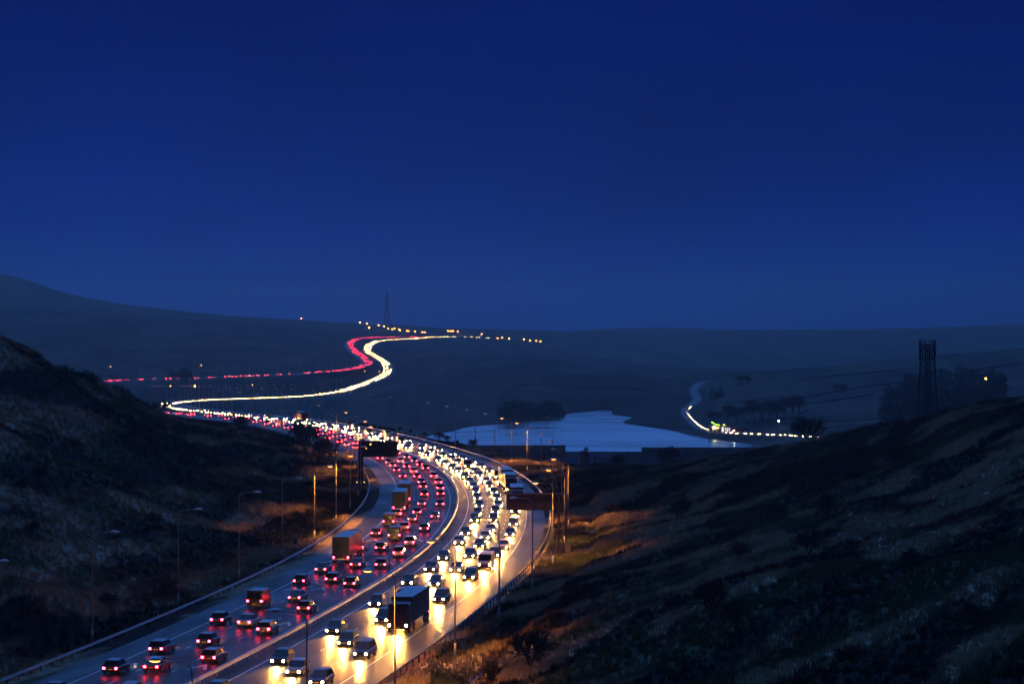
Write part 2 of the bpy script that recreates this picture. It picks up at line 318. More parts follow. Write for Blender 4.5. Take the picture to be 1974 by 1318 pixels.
SH=[(700,868),(760,858),(800,848),(822,842),(835,836),(870,831),(905,822),(960,818),(1020,812),(1060,809),(1085,806),(1092,800),(1088,798),(1130,793),(1155,790),(1183,790.5),(1180,798),(1218,806),(1200,813),(1199,816),(1240,822),(1290,829),(1330,836),(1400,849),(1440,855),(1472,860),(1500,868),(1500,900),(700,900)]
SHW=np.array([P(px,py,(CH-ZW)*F/(py-HY))[:2] for px,py in SH])
for px,py in SH[:-2:1]:
    d=(CH-ZW)*F/(py-HY); cz(px,d,ZW+.2)
for px,d in ((950,1450),(1100,1450),(1250,1420),(1000,1600),(1130,1700),(1140,1850)): cz(px,d,ZW-6)
C=np.array(C)
def uv_(px,d): return np.stack([px/300.,np.log(d)*12],-1)
CU=uv_(C[:,0],C[:,1]); n=len(C)
D=np.linalg.norm(CU[:,None]-CU[None],axis=-1)+np.eye(n)*0.0
Kmat=np.zeros((n+3,n+3)); Kmat[:n,:n]=D+np.eye(n)*-.02; Kmat[:n,n]=1; Kmat[:n,n+1:]=CU; Kmat[n,:n]=1; Kmat[n+1:,:n]=CU.T
SOL=np.linalg.solve(Kmat,np.r_[C[:,2],0,0,0])
def base_h(px,d):
    px=np.ravel(px); d=np.ravel(d); out=np.empty(len(px),np.float64); U=uv_(px,d).astype(np.float32); CF=CU.astype(np.float32)
    for i in range(0,len(px),40000):
        u=U[i:i+40000]; r=np.sqrt((u[:,None,0]-CF[None,:,0])**2+(u[:,None,1]-CF[None,:,1])**2)
        out[i:i+40000]=r@SOL[:n].astype(np.float32)+SOL[n]+u@SOL[n+1:].astype(np.float32)
    return out
def lateral(rd,X,Y,stp=4,ymin=-1e9,ymax=1e9):
    """signed offset from a road line and the road height at the closest point"""
    idx=np.arange(0,len(rd.p),stp); px=rd.p[idx].astype(np.float32); best=np.full(len(X),1e9,np.float32); bi=np.zeros(len(X),int)
    for i in range(0,len(X),60000):
        dx=X[i:i+60000,None].astype(np.float32)-px[None,:,0]; dy=Y[i:i+60000,None].astype(np.float32)-px[None,:,1]
        r=dx*dx+dy*dy; j=r.argmin(1); bi[i:i+60000]=idx[j]; best[i:i+60000]=np.sqrt(r[np.arange(len(j)),j])
    q=rd.p[bi]; nn=rd.n[bi]; tt=rd.t[bi]; dx=X-q[:,0]; dy=Y-q[:,1]
    l=dx*nn[:,0]+dy*nn[:,1]; a=dx*tt[:,0]+dy*tt[:,1]
    over=np.maximum(np.abs(a)-stp*4,0); z=rd.z[bi]+a*np.gradient(rd.z)[bi]/4
    return np.where(over>0,np.sign(l)*np.maximum(np.abs(l),best),l), z
def inside_poly(X,Y,poly):
    c=np.zeros(len(X),bool); j=len(poly)-1
    for i in range(len(poly)):
        xi,yi=poly[i]; xj,yj=poly[j]
        m=((yi>Y)!=(yj>Y))&(X<(xj-xi)*(Y-yi)/(yj-yi+1e-12)+xi); c^=m; j=i
    return c
def poly_dist(X,Y,poly):
    best=np.full(len(X),1e9)
    for i in range(len(poly)-1):
        a=poly[i]; b=poly[i+1]; ab=b-a; t=np.clip(((X-a[0])*ab[0]+(Y-a[1])*ab[1])/(ab@ab),0,1)
        best=np.minimum(best,np.hypot(X-a[0]-t*ab[0],Y-a[1]-t*ab[1]))
    return best
def height(X,Y):
    X=np.ravel(np.asarray(X,float)); Y=np.ravel(np.asarray(Y,float)); d=np.maximum(Y,4.0); px=CX+X/d*F
    z=base_h(np.clip(px,-4000,6000),d)
    dist=np.hypot(X,Y); z=np.where(d<60,np.minimum(z,CH-1.9-.17*d),z)
    # roughness of the ground
    nearm=1-sst(700,1500,dist)
    z+=nearm*((fbm(X/22,Y/34,3)-.5)*3.4+(fbm(X/6,Y/9,5)-.5)*1.3+(fbm(X/1.6,Y/2.2,8,3)-.5)*.45)*sst(10,60,dist)
    z+=(1-nearm)*((fbm(X/160,Y/220,11)-.5)*9+(fbm(X/40,Y/55,13)-.5)*2.4)*sst(900,2200,dist)
    for rd,lo,hi in ((E,-19.5,19.0),(W,-19.5,2.0),(E,1.5,19.0),(A,-5,5)):
        l,zr=lateral(rd,X,Y)
        c=(lo+hi)/2; h=(hi-lo)/2; e=np.abs(l-c)-h
        if rd is E and lo<0: e=np.where(Y>960,1e6,e)
        if rd is W: e=np.where(Y<900,1e6,e)
        w=7+np.clip((dist-400)/40,0,30) if rd is not A else 14
        f=1-sst(0,1,np.clip(e,0,None)/w)
        z=z*(1-f)+(zr-.14)*f
        if rd is E and lo<0:                     # drain at the foot of the right-hand bank
            g=np.exp(-((l-25.0)/1.3)**2)*(Y<520); z-=g*.9
    ins=inside_poly(X,Y,SHW); pd=poly_dist(X,Y,SHW[:26])
    z=np.where(ins,np.minimum(z,ZW-.15-.12*np.minimum(pd,60)),z)
    up=(~ins)&(pd<60)&(Y>1340); z=np.where(up,np.maximum(z,ZW+.25+.05*pd),z)
    return z
def cover(X,Y,Z):
    """plant cover colour: tan bents, green turf, russet bracken, dark heather"""
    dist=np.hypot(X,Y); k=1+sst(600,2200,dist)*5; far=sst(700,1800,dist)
    ux=np.where(X>-8,.46,.2)*(1-far); uy=np.sqrt(1-ux*ux); U=X*ux+Y*uy; V=X*uy-Y*ux        # growth runs in bands along the slopes
    a=fbm(V/(5.5*k),U/(52*k),21); b=fbm(V/(9*k),U/(40*k),27); c=fbm(V/(3*k),U/(18*k),33)
    a=.86*a+.14*fbm(X/3.,Y/4.,45,3)*(1-far)+.14*a*far
    tan=np.array((.50,.385,.24)); grn=np.array((.11,.13,.055)); rus=np.array((.13,.062,.04)); hea=np.array((.011,.012,.010))
    col=tan*np.ones((len(X),1))
    w=sst(.5,.6,b)[:,None]; col=col*(1-w)+grn*w
    w=(sst(.5,.58,c)*sst(.45,.6,fbm(X/(30*k),Y/(60*k),39)))[:,None]; col=col*(1-w)+rus*w
    w=(sst(.46,.56,a-.015*(X>0))*(1-.5*far))[:,None]; col=col*(1-w)+hea*w
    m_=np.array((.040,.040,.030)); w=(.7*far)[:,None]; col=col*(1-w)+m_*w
    left=(X<-30)&(dist<1100)
    w=np.where(left,.3*sst(.36,.5,a+.12*(c-.5)),0)[:,None]; col=col*(1-w)+hea*w
    return col
cols=np.r_[np.linspace(-2600,-60,60)[:-1],np.linspace(-60,2034,530),np.linspace(2034,4600,60)[1:]]
rows=np.r_[np.geomspace(4,70,40)[:-1],np.geomspace(70,230,110)[:-1],np.geomspace(230,1200,440)[:-1],np.geomspace(1200,9500,230)]
PXg,Dg=np.meshgrid(cols,rows); Xg=((PXg-CX)/F*Dg).ravel(); Yg=Dg.ravel(); Zg=height(Xg,Yg)
nr,nc=len(rows),len(cols); ii=np.arange(nr*nc).reshape(nr,nc)
Q=np.stack([ii[:-1,:-1],ii[:-1,1:],ii[1:,1:],ii[1:,:-1]],-1).reshape(-1,4)
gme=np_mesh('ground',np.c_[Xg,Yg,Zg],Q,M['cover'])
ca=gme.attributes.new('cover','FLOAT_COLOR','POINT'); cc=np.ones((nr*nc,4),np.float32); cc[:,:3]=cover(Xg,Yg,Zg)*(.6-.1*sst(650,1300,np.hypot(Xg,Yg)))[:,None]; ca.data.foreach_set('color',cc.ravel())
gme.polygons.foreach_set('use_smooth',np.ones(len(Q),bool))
ground=tag(link('ground',gme),kind='structure')
# land behind the viewer
bk=MB(); bk.add([(-3000,3.9,30.5),(3000,3.9,30.5),(3000,-3000,30),(-3000,-3000,10)],[(0,3,2,1)]); 
bo=bk.build('terrain',M['cover']); tag(bo,kind='structure')
ca=bo.data.attributes.new('cover','FLOAT_COLOR','POINT'); ca.data.foreach_set('color',[.07,.07,.04,1]*4)

# ------------------------------------------------------------------ reservoir and dam
wmb=MB(); wmb.add([(p[0],p[1],ZW) for p in SHW*1.0],[tuple(range(len(SHW)))])
bmw=bmesh.new(); vs=[bmw.verts.new((x*1.0,y,ZW)) for x,y in ((-260,1298.5),(330,1298.5),(330,2400),(-260,2400))]; bmw.faces.new(vs)
me=bpy.data.meshes.new('reservoir_water'); bmw.to_mesh(me); bmw.free(); me.materials.append(M['water'])
tag(link('reservoir_water',me),kind='structure')
dam=empty('dam',P(1160,900,1296)); tag(dam,'long dark concrete dam holding back the blue reservoir, with a spillway','dam')
dl=dam.location
def dpx(px): return (px-CX)/F*1296-dl[0]
def dz(py): return CH-(py-HY)/F*1296-dl[2]
def dam_seg(x0,x1,ytop,name,th=4.0):
    m=MB(); zt=dz(ytop); zb=-70-dl[2]
    a,b=dpx(x0),dpx(x1)
    m.loft([[(a,-8,zb),(a,-1.2,zt-5),(a,-1.2,zt),(a,th-1,zt),(a,th,zb)],[(b,-8,zb),(b,-1.2,zt-5),(b,-1.2,zt),(b,th-1,zt),(b,th,zb)]])
    return m.build(name,M['concrete'],dam)
dam_seg(690,1090,858,'wall_section'); dam_seg(1090.1,1236.9,870.2,'spillway_section'); dam_seg(1237,1500,862,'wall_section')
for px,yt in list(zip(range(720,1090,34),[858]*20))+list(zip(range(1250,1500,34),[862]*20)):      # buttress strips on the downstream face
    m=MB(); x=dpx(px); zt=dz(yt)-1.2; zb=-62-dl[2]
    zl=zt-4
    m.loft([[(x-.25,-8.2,zb),(x+.25,-8.2,zb),(x+.25,-7.4,zb),(x-.25,-7.4,zb)],[(x-.25,-1.5,zl),(x+.25,-1.5,zl),(x+.25,-1.0,zl),(x-.25,-1.0,zl)]]); m.build('buttress',M['concrete'],dam)
for x0,x1,yt in ((690,1090,858),(1237,1500,862)):
    m=MB(); m.box(dpx(x0)+.05,dpx(x1)-.05,-1.7,-1.25,dz(yt)-.9,dz(yt)-.25); m.build('parapet',M['concrete'],dam)
m=MB(); zt=dz(871.2); zb=-62-dl[2]; nxx=26; cvs=[]
for i in range(nxx+1):
    x=dpx(1093)+(dpx(1206)-dpx(1093))*i/nxx; xb=x-1.0*(1-i/nxx)+1.5*i/nxx
    for k in range(7):
        t=k/6; y=-1.3-(7.0)*max(0,(t*8-1.4)/6.6); cvs.append((x+(xb-x)*t+.1*random.uniform(-1,1),y-.14-.12*random.random(),zt-.2+(zb-zt)*t))
m.add(cvs,[(i*7+k,(i+1)*7+k,(i+1)*7+k+1,i*7+k+1) for i in range(nxx) for k in range(6)]); m.build('cascade',M['cascade'],dam,smooth=True)

# ------------------------------------------------------------------ carriageways
def strip(name, rd, l0, l1, s0, s1, step, m, dz_=0.0, parent=None, nl=4):
    q=np.arange(s0,s1,step); ls=np.linspace(l0,l1,nl+1); V=np.array([rd.at(a,l)+(0,0,dz_) for a in q for l in ls]); k=nl+1
    i=np.arange(len(q)-1)[:,None]*k+np.arange(nl)[None]
    Qd=np.stack([i,i+1,i+1+k,i+k],-1).reshape(-1,4)
    me=np_mesh(name,V,Qd,m); uv=me.uv_layers.new(name='along')
    U=np.array([(l,a) for a in q for l in ls]); uv.data.foreach_set('uv',U[Qd.ravel()].ravel().astype(np.float32))
    return link(name,me,parent)
SE1=E.s[-1]-8; SW1=W.s[-1]-8
road_e=tag(strip('road',E,1.6,16.6,20,SE1,6,M['asphalt'],nl=6),kind='structure')
road_w=tag(strip('road',W,-16.2,-.7,20,SW1,6,M['asphalt'],nl=6),kind='structure')
road_a=tag(strip('valley_road',A,-3.6,3.6,2,A.s[-1]-6,6,M['asphalt']),kind='structure')
tag(strip('pavement',E,-.68,1.58,20,E.s_of_y(960),6,M['asphalt'],-.03,nl=1),kind='structure')   # paved strip under the central barrier
s262=E.s_of_y(205)
for rd,par,offs in ((E,road_e,((2.1,.2),(13.25,.2))),(W,road_w,((-1.5,.2),(-12.55,.2)))):
    for l,wd in offs: strip('edge_line',rd,l-wd/2,l+wd/2,20,min(rd.s[-1]-10,rd.s_of_y(1500)),5,M['paint'],.006,par,1)
def lay(rd, par, name, q, poly, z=.006):
    """lays a flat mark (polygon in lateral, along) on a road"""
    c=rd.at(q,0); vs=[rd.at(q+b,a)+(0,0,z)-c for a,b in poly]
    m=MB(); m.add(vs,[tuple(range(len(vs)))]); o=m.build(name,M['paint'],par); o.location=c; return o
for rd,par,ls in ((E,road_e,(5.85,9.5)),(W,road_w,(-5.15,-8.8))):
    s0=rd.s_of_y(215); far=MB()
    for l in ls:
        for k in range(95):
            q=s0+9*k
            if k<68: lay(rd,par,'lane_dash',q,((l-.09,0),(l+.09,0),(l+.09,2),(l-.09,2)))
            else:
                far.add([rd.at(q+b,a)+(0,0,.006) for a,b in ((l-.09,0),(l+.09,0),(l+.09,2),(l-.09,2))],[(0,1,2,3)])
    tag(far.build('lane_dashes_far',M['paint'],par),kind='stuff')
for y in (245.5,282,320,356,396,437,478):          # distance chevrons, one in each lane
    for l in (-3.3,-7.0,-10.6):
        lay(W,road_w,'chevron_mark',W.s_of_y(y),((l-1.1,-1.6),(l-.75,-1.6),(l,1.2),(l+.75,-1.6),(l+1.1,-1.6),(l+.12,2.2),(l-.12,2.2)))

# ------------------------------------------------------------------ barriers
def barrier(name,label,group,rd,l,s0,s1,pitch,face,dbl=False,maxpost=300):
    o=empty(name,rd.at(s0,l)); tag(o,label,'crash barrier',group); L0=np.array(o.location)
    prof=[(0,.40),(.05,.45),(0,.52),(0,.56),(.05,.63),(0,.71),(-.03,.70),(-.03,.41)]
    for sd in ((1,-1) if dbl else (face,)):
        m=MB(); m.loft([[rd.at(q,l+sd*(.10+dx))+(0,0,zz)-L0 for dx,zz in prof] for q in np.arange(s0,s1,4.0)]); m.build('rail_beam',M['galv'],o)
    pm=MB().box(-.06,.06,-.06,.06,-.15,.68).mesh('post',M['post']); rest=MB(); k=0
    for q in np.arange(s0+1,s1-1,pitch):
        p=rd.at(q,l)-L0
        if k<maxpost: c=link('post',pm,o,p); c.rotation_euler=(0,0,rd.ang(q))
        else: rest.box(p[0]-.06,p[0]+.06,p[1]-.06,p[1]+.06,p[2]-.15,p[2]+.68)
        k+=1
    if rest.v: tag(rest.build('posts_far',M['post'],o),kind='stuff')
    return o
barrier('crash_barrier','double-sided steel barrier on close-set posts between the two carriageways','motorway barriers',E,0,E.s_of_y(170),E.s_of_y(955),2.4,1,True,290)
barrier('crash_barrier','steel barrier along the verge beside the red tail lights','motorway barriers',W,-18.6,W.s_of_y(190),W.s_of_y(945),3.2,1)
barrier('crash_barrier','steel barrier glowing gold along the outside of the oncoming carriageway','motorway barriers',E,17.7,E.s_of_y(170),E.s_of_y(1480),3.2,-1,False,290)

# ------------------------------------------------------------------ lamp columns
def lamp_meshes():
    pole=MB().tube([(0,0,-.6),(0,0,1.6)],.13,8); pole.tube([(0,0,1.6),(0,0,6),(0,0,11.3),(.12,0,11.75),(.45,0,12.0)],[.095,.08,.062,.058,.05],8)
    arm=MB().tube([(.45,0,12.0),(1.1,0,12.06),(2.0,0,12.1)],[.05,.045,.042],6)
    hd=MB(); rg=[]
    for x,w,h in ((1.95,.10,.07),(2.1,.2,.14),(2.5,.27,.24),(2.85,.25,.2),(3.06,.1,.07)):
        rg.append([(x,w*math.cos(a),12.1+h*max(math.sin(a),-.1)) for a in np.linspace(0,2*math.pi,10,endpoint=False)])
    hd.loft(rg)
    bw=MB(); rg=[]
    for x,w,h in ((2.2,.10,.05),(2.35,.17,.12),(2.7,.18,.13),(2.93,.08,.05)):
        rg.append([(x,w*math.cos(a),12.08+h*min(math.sin(a),.1)) for a in np.linspace(0,2*math.pi,8,endpoint=False)])
    bw.loft(rg)
    return pole.mesh('column',M['column'],True),arm.mesh('arm',M['column'],True),hd.mesh('lamp_head',M['head'],True),bw.mesh('lamp_bowl',M['bowl_off'],True)
LMESH=lamp_meshes()
SODIUM=bpy.data.lights.new('sodium_light','SPOT'); SODIUM.energy=17000; SODIUM.color=(1.,.36,.05); SODIUM.spot_size=R(140); SODIUM.spot_blend=.7; SODIUM.shadow_soft_size=.15
def lamp(pos,rz,label,group,lit=0,z=None):
    o=empty('street_lamp',pos,rz); tag(o,label,'street lamp',group)
    link('column',LMESH[0],o); link('arm',LMESH[1],o); link('lamp_head',LMESH[2],o); b=link('lamp_bowl',LMESH[3],o)
    if lit:
        b.material_slots[0].link='OBJECT'; b.material_slots[0].material={1:M['bowl_on'],2:M['bowl_dim'],3:M['bowl_low']}[lit]
        if lit==3: link('sodium_light',SODIUM,o,(2.55,0,11.88))
    return o
lit_w=(8,19); lit_e=(0,12,18,23)
for k,y in enumerate([229,263,298,331,363,397]+list(range(431,960,34))):
    q=W.s_of_y(y); p=W.at(q,-20.3); p[2]=height([p[0]],[p[1]])[0]
    lamp(p,W.ang(q)-math.pi/2,f'tall lamp column on the verge beside the red tail lights, {ordinal(k+1)} up the road','lamp columns beside the outbound carriageway',3 if k in (5,6,10,11,13) else 2 if k in (11,15,20) else 0)
ylist=[165,194,226,257,289,323,355,388,421]+list(range(455,960,33))
for k,y in enumerate(ylist):
    q=E.s_of_y(y); p=E.at(q,20.8); p[2]=height([p[0]],[p[1]])[0]
    lamp(p,E.ang(q)+math.pi/2,f'tall lamp column outside the oncoming carriageway, {ordinal(k+1)} up the road','lamp columns beside the oncoming carriageway',3 if k in (0,2,3,6,7,8,13,14) else 2 if k in (10,11,15,16,17,18) else 0)
k=0
for q in np.arange(E.s_of_y(990),E.s_of_y(2950),36):
    for l,a in ((20,math.pi/2),(-1.5,-math.pi/2)):
        if l<0 and q<E.s_of_y(1500): continue
        p=E.at(q,l); p[2]=height([p[0]],[p[1]])[0]; k+=1
        lamp(p,E.ang(q)+a,f'far lamp column along the gold hairpin stretch of road, {ordinal(k)} from the bend','lamp columns on the far hairpin',1 if random.random()<.06 else (2 if random.random()<.35 else 0))
k=0
for q in np.arange(W.s_of_y(2140),W.s_of_y(2990),37):
    p=W.at(q,-20); p[2]=height([p[0]],[p[1]])[0]; k+=1
    lamp(p,W.ang(q)-math.pi/2,f'far lamp column behind the upper red stretch of road, {ordinal(k)} from its hidden end','lamp columns on the upper road',1 if k in (1,6) else (2 if random.random()<.3 else 0))
FARL=[(694,622,2),(707,624,1),(730,627,1),(740.5,629,1),(748,633.5,1),(756,635,1),(760.5,633,1),(769,635,1),(771,638,1),(785,639,1),(788,639,.7),(800,643,1),(813.5,645.5,.8),(819,645,1),(863,638,.6),(868.5,638,.8),(873.5,638,.6),(882,639,.6),(711,640,1),(712,645,1),(909,649.5,1),(928.5,643.5,.8),(943,652,1),(959,652,1.2),(968,651,.7),(981.5,653,1),(1010,654,2),(1022,656.5,1.2),(1033.5,657,1),(1042,658,1.1),(581,617,.5)]
lampfar=MB().tube([(0,0,-2),(0,0,11)],.1,5).mesh('column',M['column'])
for k,(px,py,sz) in enumerate(sorted(FARL)):
    d=5000 if px>690 else 5300; p=P(px,py,d); g0=height([p[0]],[p[1]])[0]
    h=max(p[2]-g0,4.0); o=empty('street_lamp',(p[0],p[1],g0)); tag(o,f'distant orange street lamp on the summit skyline, {ordinal(k+1)} counting rightwards along its string','street lamp','distant summit lamps')
    m=MB(); m.tube([(0,0,-1),(0,0,h-.4)],.12,5); m.build('column',M['column'],o)
    m=MB(); r_=.55+.35*sz; m.loft([[(r_*math.cos(a)*s_,r_*math.sin(a)*s_,h-.4+z_) for a in np.linspace(0,2*math.pi,8,endpoint=False)] for s_,z_ in ((.3,0),(1,.35),(1,.8),(.4,1.1))]); m.build('lamp_bowl',M['bowl_on'],o)

# ------------------------------------------------------------------ gantries, signs, cabinets
def wall_pt(rd,y,l):
    q=rd.s_of_y(y); p=rd.at(q,l); return p,q
o=empty('message_gantry',W.at(W.s_of_y(537),-20.3)); tag(o,'black message sign on a single tall post over the red-light carriageway','gantry sign')
gz=height([o.location[0]],[o.location[1]])[0]; o.location[2]=gz; z0=-gz
MB().box(-.55,.55,-.5,.5,-.5,9.9+z0).build('post',M['blackpole'],o)
MB().box(.56,8.0,-.35,.45,6.3+z0,9.85+z0).build('sign_panel',M['black'],o)
m=MB(); m.box(.56,8.0,-.46,-.36,9.72+z0,9.84+z0); m.build('sign_hood',M['blackpole'],o)
for x0,x1,zz in ((.6,7.95,7.2),(.6,7.95,8.9)): MB().box(x0,x1,-.40,-.36,zz+z0,zz+.06+z0).build('panel_seam',M['blackpole'],o)
for x,zz,r in ((2.15,9.1,.14),(1.2,8.2,.09)): MB().box(x-r,x+r,-.44,-.36,zz-r+z0,zz+r+z0).build('lantern',M['reflector'],o)
m=MB(); m.box(-.9,.9,-.8,.8,-.3,1.0+z0); m.build('base_plinth',M['blackpole'],o)
for x in (-.8,.8): MB().box(x-.09,x+.09,-.86,-.8,.7+z0,.9+z0).build('marker_light',M['reflector'],o)

o=empty('message_gantry',E.at(E.s_of_y(377),20.9)); tag(o,'brown panelled back of the gantry sign reaching over the oncoming lanes','gantry sign')
gz=height([o.location[0]],[o.location[1]])[0]; o.location[2]=gz; z0=-gz
for x in (-.55,.55): MB().box(x-.16,x+.16,-.2,.2,-.5,8.9+z0).build('post',M['panelback'],o)
MB().box(-8.6,.2,-.05,.45,6.3+z0,8.75+z0).build('sign_box',M['panelback'],o)
for k in range(7): x=-8.5+k*1.42; MB().box(x-.05,x+.05,-.16,-.06,6.3+z0,8.75+z0).build('rib',M['rib'],o)
MB().box(-8.6,.2,-.20,-.165,7.4+z0,7.5+z0).build('walkway_rail',M['rib'],o)
for k in range(6): x=-8.42+k*1.42; MB().box(x,x+1.24,-.10,-.055,7.6+z0,8.65+z0).build('back_panel',M['rib'],o)
MB().box(-9.0,.75,-.1,.3,8.76+z0,8.9+z0).build('top_beam',M['panelback'],o)

p=E.at(E.s_of_y(372),22.0); p[2]=height([p[0]],[p[1]])[0]
o=empty('roadside_cabinet',p); tag(o,'pale grey equipment cabinet at the foot of the brown gantry','cabinet')
MB().box(-.4,.4,-.3,.3,-.2,1.65).build('body',M['cabinet'],o); MB().box(-.33,-.02,-.33,-.305,.12,1.5).build('door',M['cabinet'],o); MB().box(.02,.33,-.33,-.305,.12,1.5).build('door',M['cabinet'],o); MB().box(-.45,.45,-.35,.35,1.66,1.74).build('lid',M['rib'],o)
p=E.at(E.s_of_y(362),20.2); p[2]=height([p[0]],[p[1]])[0]
o=empty('handrail',p,.25); tag(o,'tubular steel handrail beside steps below the brown gantry','handrail')
for zz in (.55,1.1): MB().tube([(-.6,-2.0,zz-.2),(.9,2.6,zz+.5)],.035,6).build('rail',M['galv'],o)
for t in (0,.33,.66,1): MB().tube([(-.6+1.5*t,-2+4.6*t,-.4+.5*t),(-.6+1.5*t,-2+4.6*t,.9+.7*t)],.035,6).build('upright',M['galv'],o)
for t in range(6): MB().box(-1.5+.25*t,-.7+.25*t,-1.9+.75*t,-1.2+.75*t,-.4,.05+.1*t).build('step',M['concrete'],o)

o=empty('direction_sign',W.at(W.s_of_y(700),-21.2)); o.location[2]=height([o.location[0]],[o.location[1]])[0]; tag(o,'wide blue two-line road sign among bushes on the outbound verge','road sign')
for x in (-1.1,1.1): MB().tube([(x,0,-.4),(x,0,3.4)],.06,6).build('post',M['post'],o)
MB().box(-1.65,1.65,-.14,-.07,1.9,3.6).build('sign_plate',M['blue'],o)
for a,b_,c,d in ((-1.62,1.62,3.52,3.57),(-1.62,1.62,1.93,1.98),(-1.62,-1.57,1.93,3.57),(1.57,1.62,1.93,3.57)): MB().box(a,b_,-.148,-.142,c,d).build('border',M['white'],o)
for a,b_,zz in ((-1.1,-.25,3.0),(.1,1.2,3.0),(-.9,-.6,2.35),(-.35,.95,2.35)):
    x=a
    while x<b_-.1: w=random.uniform(.1,.16); MB().box(x,x+w*.75,-.148,-.142,zz,zz+random.uniform(.2,.32)).build('lettering',M['white'],o); x+=w+.04
p=W.at(W.s_of_y(615),-21.0); p[2]=height([p[0]],[p[1]])[0]
o=empty('warning_sign',p); tag(o,'triangular warning sign on a square dull-yellow board beside the black gantry post','road sign')
MB().tube([(0,.1,-.4),(0,.1,3.9)],.07,6).build('post',M['post'],o)
MB().box(-.9,.9,-.03,.03,2.2,4.0).build('backing_board',M['yellow'],o)
m=MB(); m.add([(-.75,-.06,2.4),(.75,-.06,2.4),(0,-.06,3.75),(-.75,-.035,2.4),(.75,-.035,2.4),(0,-.035,3.75)],[(0,1,2),(3,5,4),(0,3,4,1),(1,4,5,2),(2,5,3,0)]); m.build('triangle',M['red'],o)
m=MB(); m.add([(-.5,-.068,2.55),(.5,-.068,2.55),(0,-.068,3.45)],[(0,1,2)]); m.build('triangle_face',M['white'],o)
MB().box(-.05,.05,-.076,-.07,2.68,3.1).build('symbol',M['black'],o)
p=W.at(W.s_of_y(372),-19.8); p[2]=height([p[0]],[p[1]])[0]
o=empty('marker_sign',p); tag(o,'small upright blue marker sign with white border on the grass verge','road sign')
MB().tube([(0,.06,-.3),(0,.06,2.1)],.04,6).build('post',M['post'],o); MB().box(-.41,.41,-.02,.02,1.15-p[2],2.25-p[2]).build('border_plate',M['white'],o); MB().box(-.35,.35,-.035,-.022,1.21-p[2],2.19-p[2]).build('sign_face',M['blue'],o)
for k,y in enumerate((285,395,300,345)):
    rd,l=((W,-19.3),(W,-19.3),(E,18.6),(E,18.6))[k]
    p=rd.at(rd.s_of_y(y),l); p[2]=height([p[0]],[p[1]])[0]
    o=empty('marker_post',p); tag(o,['white marker post behind the verge barrier below the lamp columns','white marker post near the small blue sign','white marker post outside the gold barrier low down','white marker post outside the gold barrier near the cabinet'][k],'marker post','verge marker posts')
    MB().box(-.06,.06,-.04,.04,-.2,1.05).build('stake',M['white'],o); MB().box(-.045,.045,-.055,-.041,.75,.95).build('reflector',M['red'],o)

# ------------------------------------------------------------------ lattice towers
def lattice(o,h,w0,w1,levels,leg,br,z_=0,twist=0,taper=1.0,mt='lattice'):
    def half(z): t=z/h; return w0+(w1-w0)*min(1,max(t,0)**taper)
    cs=((-1,-1),(1,-1),(1,1),(-1,1))
    for a,b in cs: MB().tube([(a*half(z),b*half(z),z) for z in np.linspace(-.8,h,12)],leg,5).build('leg',M[mt],o)
    zs=[0]
    for k in range(levels): zs.append(zs[-1]+2*half(zs[-1])*(.9))
    zs=np.array(zs)*h/zs[-1]
    for i in range(levels):
        z0,z1=zs[i],zs[i+1]; a0,a1=half(z0),half(z1)
        for k in range(4):
            (xa,ya),(xb,yb)=cs[k],cs[(k+1)%4]
            MB().tube([(xa*a0,ya*a0,z0),(xb*a1,yb*a1,z1)],br,4).build('brace',M[mt],o); MB().tube([(xb*a0,yb*a0,z0),(xa*a1,ya*a1,z1)],br,4).build('brace',M[mt],o)
            if i%1==0: MB().tube([(xa*a1,ya*a1,z1),(xb*a1,yb*a1,z1)],br,4).build('strut',M[mt],o)
    return half
p=P(1788,797,638); p[2]=height([p[0]],[p[1]])[0]
tw=empty('lattice_tower',p,R(20)); tag(tw,'dark steel lattice phone mast with antenna crown on the hillside crest','mast')
TH=CH-(655-HY)/F*638-p[2]
lattice(tw,TH-1.2,2.15,1.2,9,.2,.085,taper=.75)
for zz in (TH-4.9,TH-1.4):
    for k in range(4):
        a=R(45+90*k); b=a+R(90); rr=1.95
        MB().tube([(rr*math.cos(a),rr*math.sin(a),zz),(rr*math.cos(b),rr*math.sin(b),zz)],.09,5).build('ring_beam',M['lattice'],tw)
        MB().tube([(1.4*math.cos(a),1.4*math.sin(a),zz),(rr*math.cos(a)*1.1,rr*math.sin(a)*1.1,zz)],.06,5).build('bracket',M['lattice'],tw)
for k in range(8):
    a=2*math.pi*(k//2)/4+R(25)+(.34 if k%2 else -.34); x,y=2.15*math.cos(a),2.15*math.sin(a); s_=MB()
    s_.loft([[(x+.16*math.cos(a+w),y+.16*math.sin(a+w),zz) for w in np.linspace(0,2*math.pi,6,endpoint=False)] for zz in (TH-5.3+.8*(k%3==1),TH)]); s_.build('antenna_panel',M['lattice'],tw)
for k in range(2): MB().tube([(1.4*(1-2*k),-1.5,TH*.62),(1.4*(1-2*k),-1.9,TH*.62)],.35,10).build('dish',M['lattice'],tw)
MB().tube([(0,0,-.5),(0,0,TH-1)],.12,5).build('cable_ladder',M['lattice'],tw)
MB().box(-3.2,-2.0,-1.4,-.2,-.6,1.3).build('equipment_box',M['blackpole'],tw)
d=5780; p=P(746,630,d); p[2]=height([p[0]],[p[1]])[0]-1
mo=empty('radio_mast',p,R(12)); tag(mo,'tall tapering radio mast fading into haze on the far skyline','mast')
MH=CH-(564-HY)/F*d-p[2]
lattice(mo,MH,7.6,1.3,12,.62,.26,taper=.62)
for zz in (.45,.6,.75,.86): MB().tube([(0,-2.4,MH*zz),(0,-3.2,MH*zz)],2.2,10).build('dish',M['lattice'],mo)
MB().tube([(0,0,MH),(0,0,MH+4)],.5,5).build('spike',M['lattice'],mo)
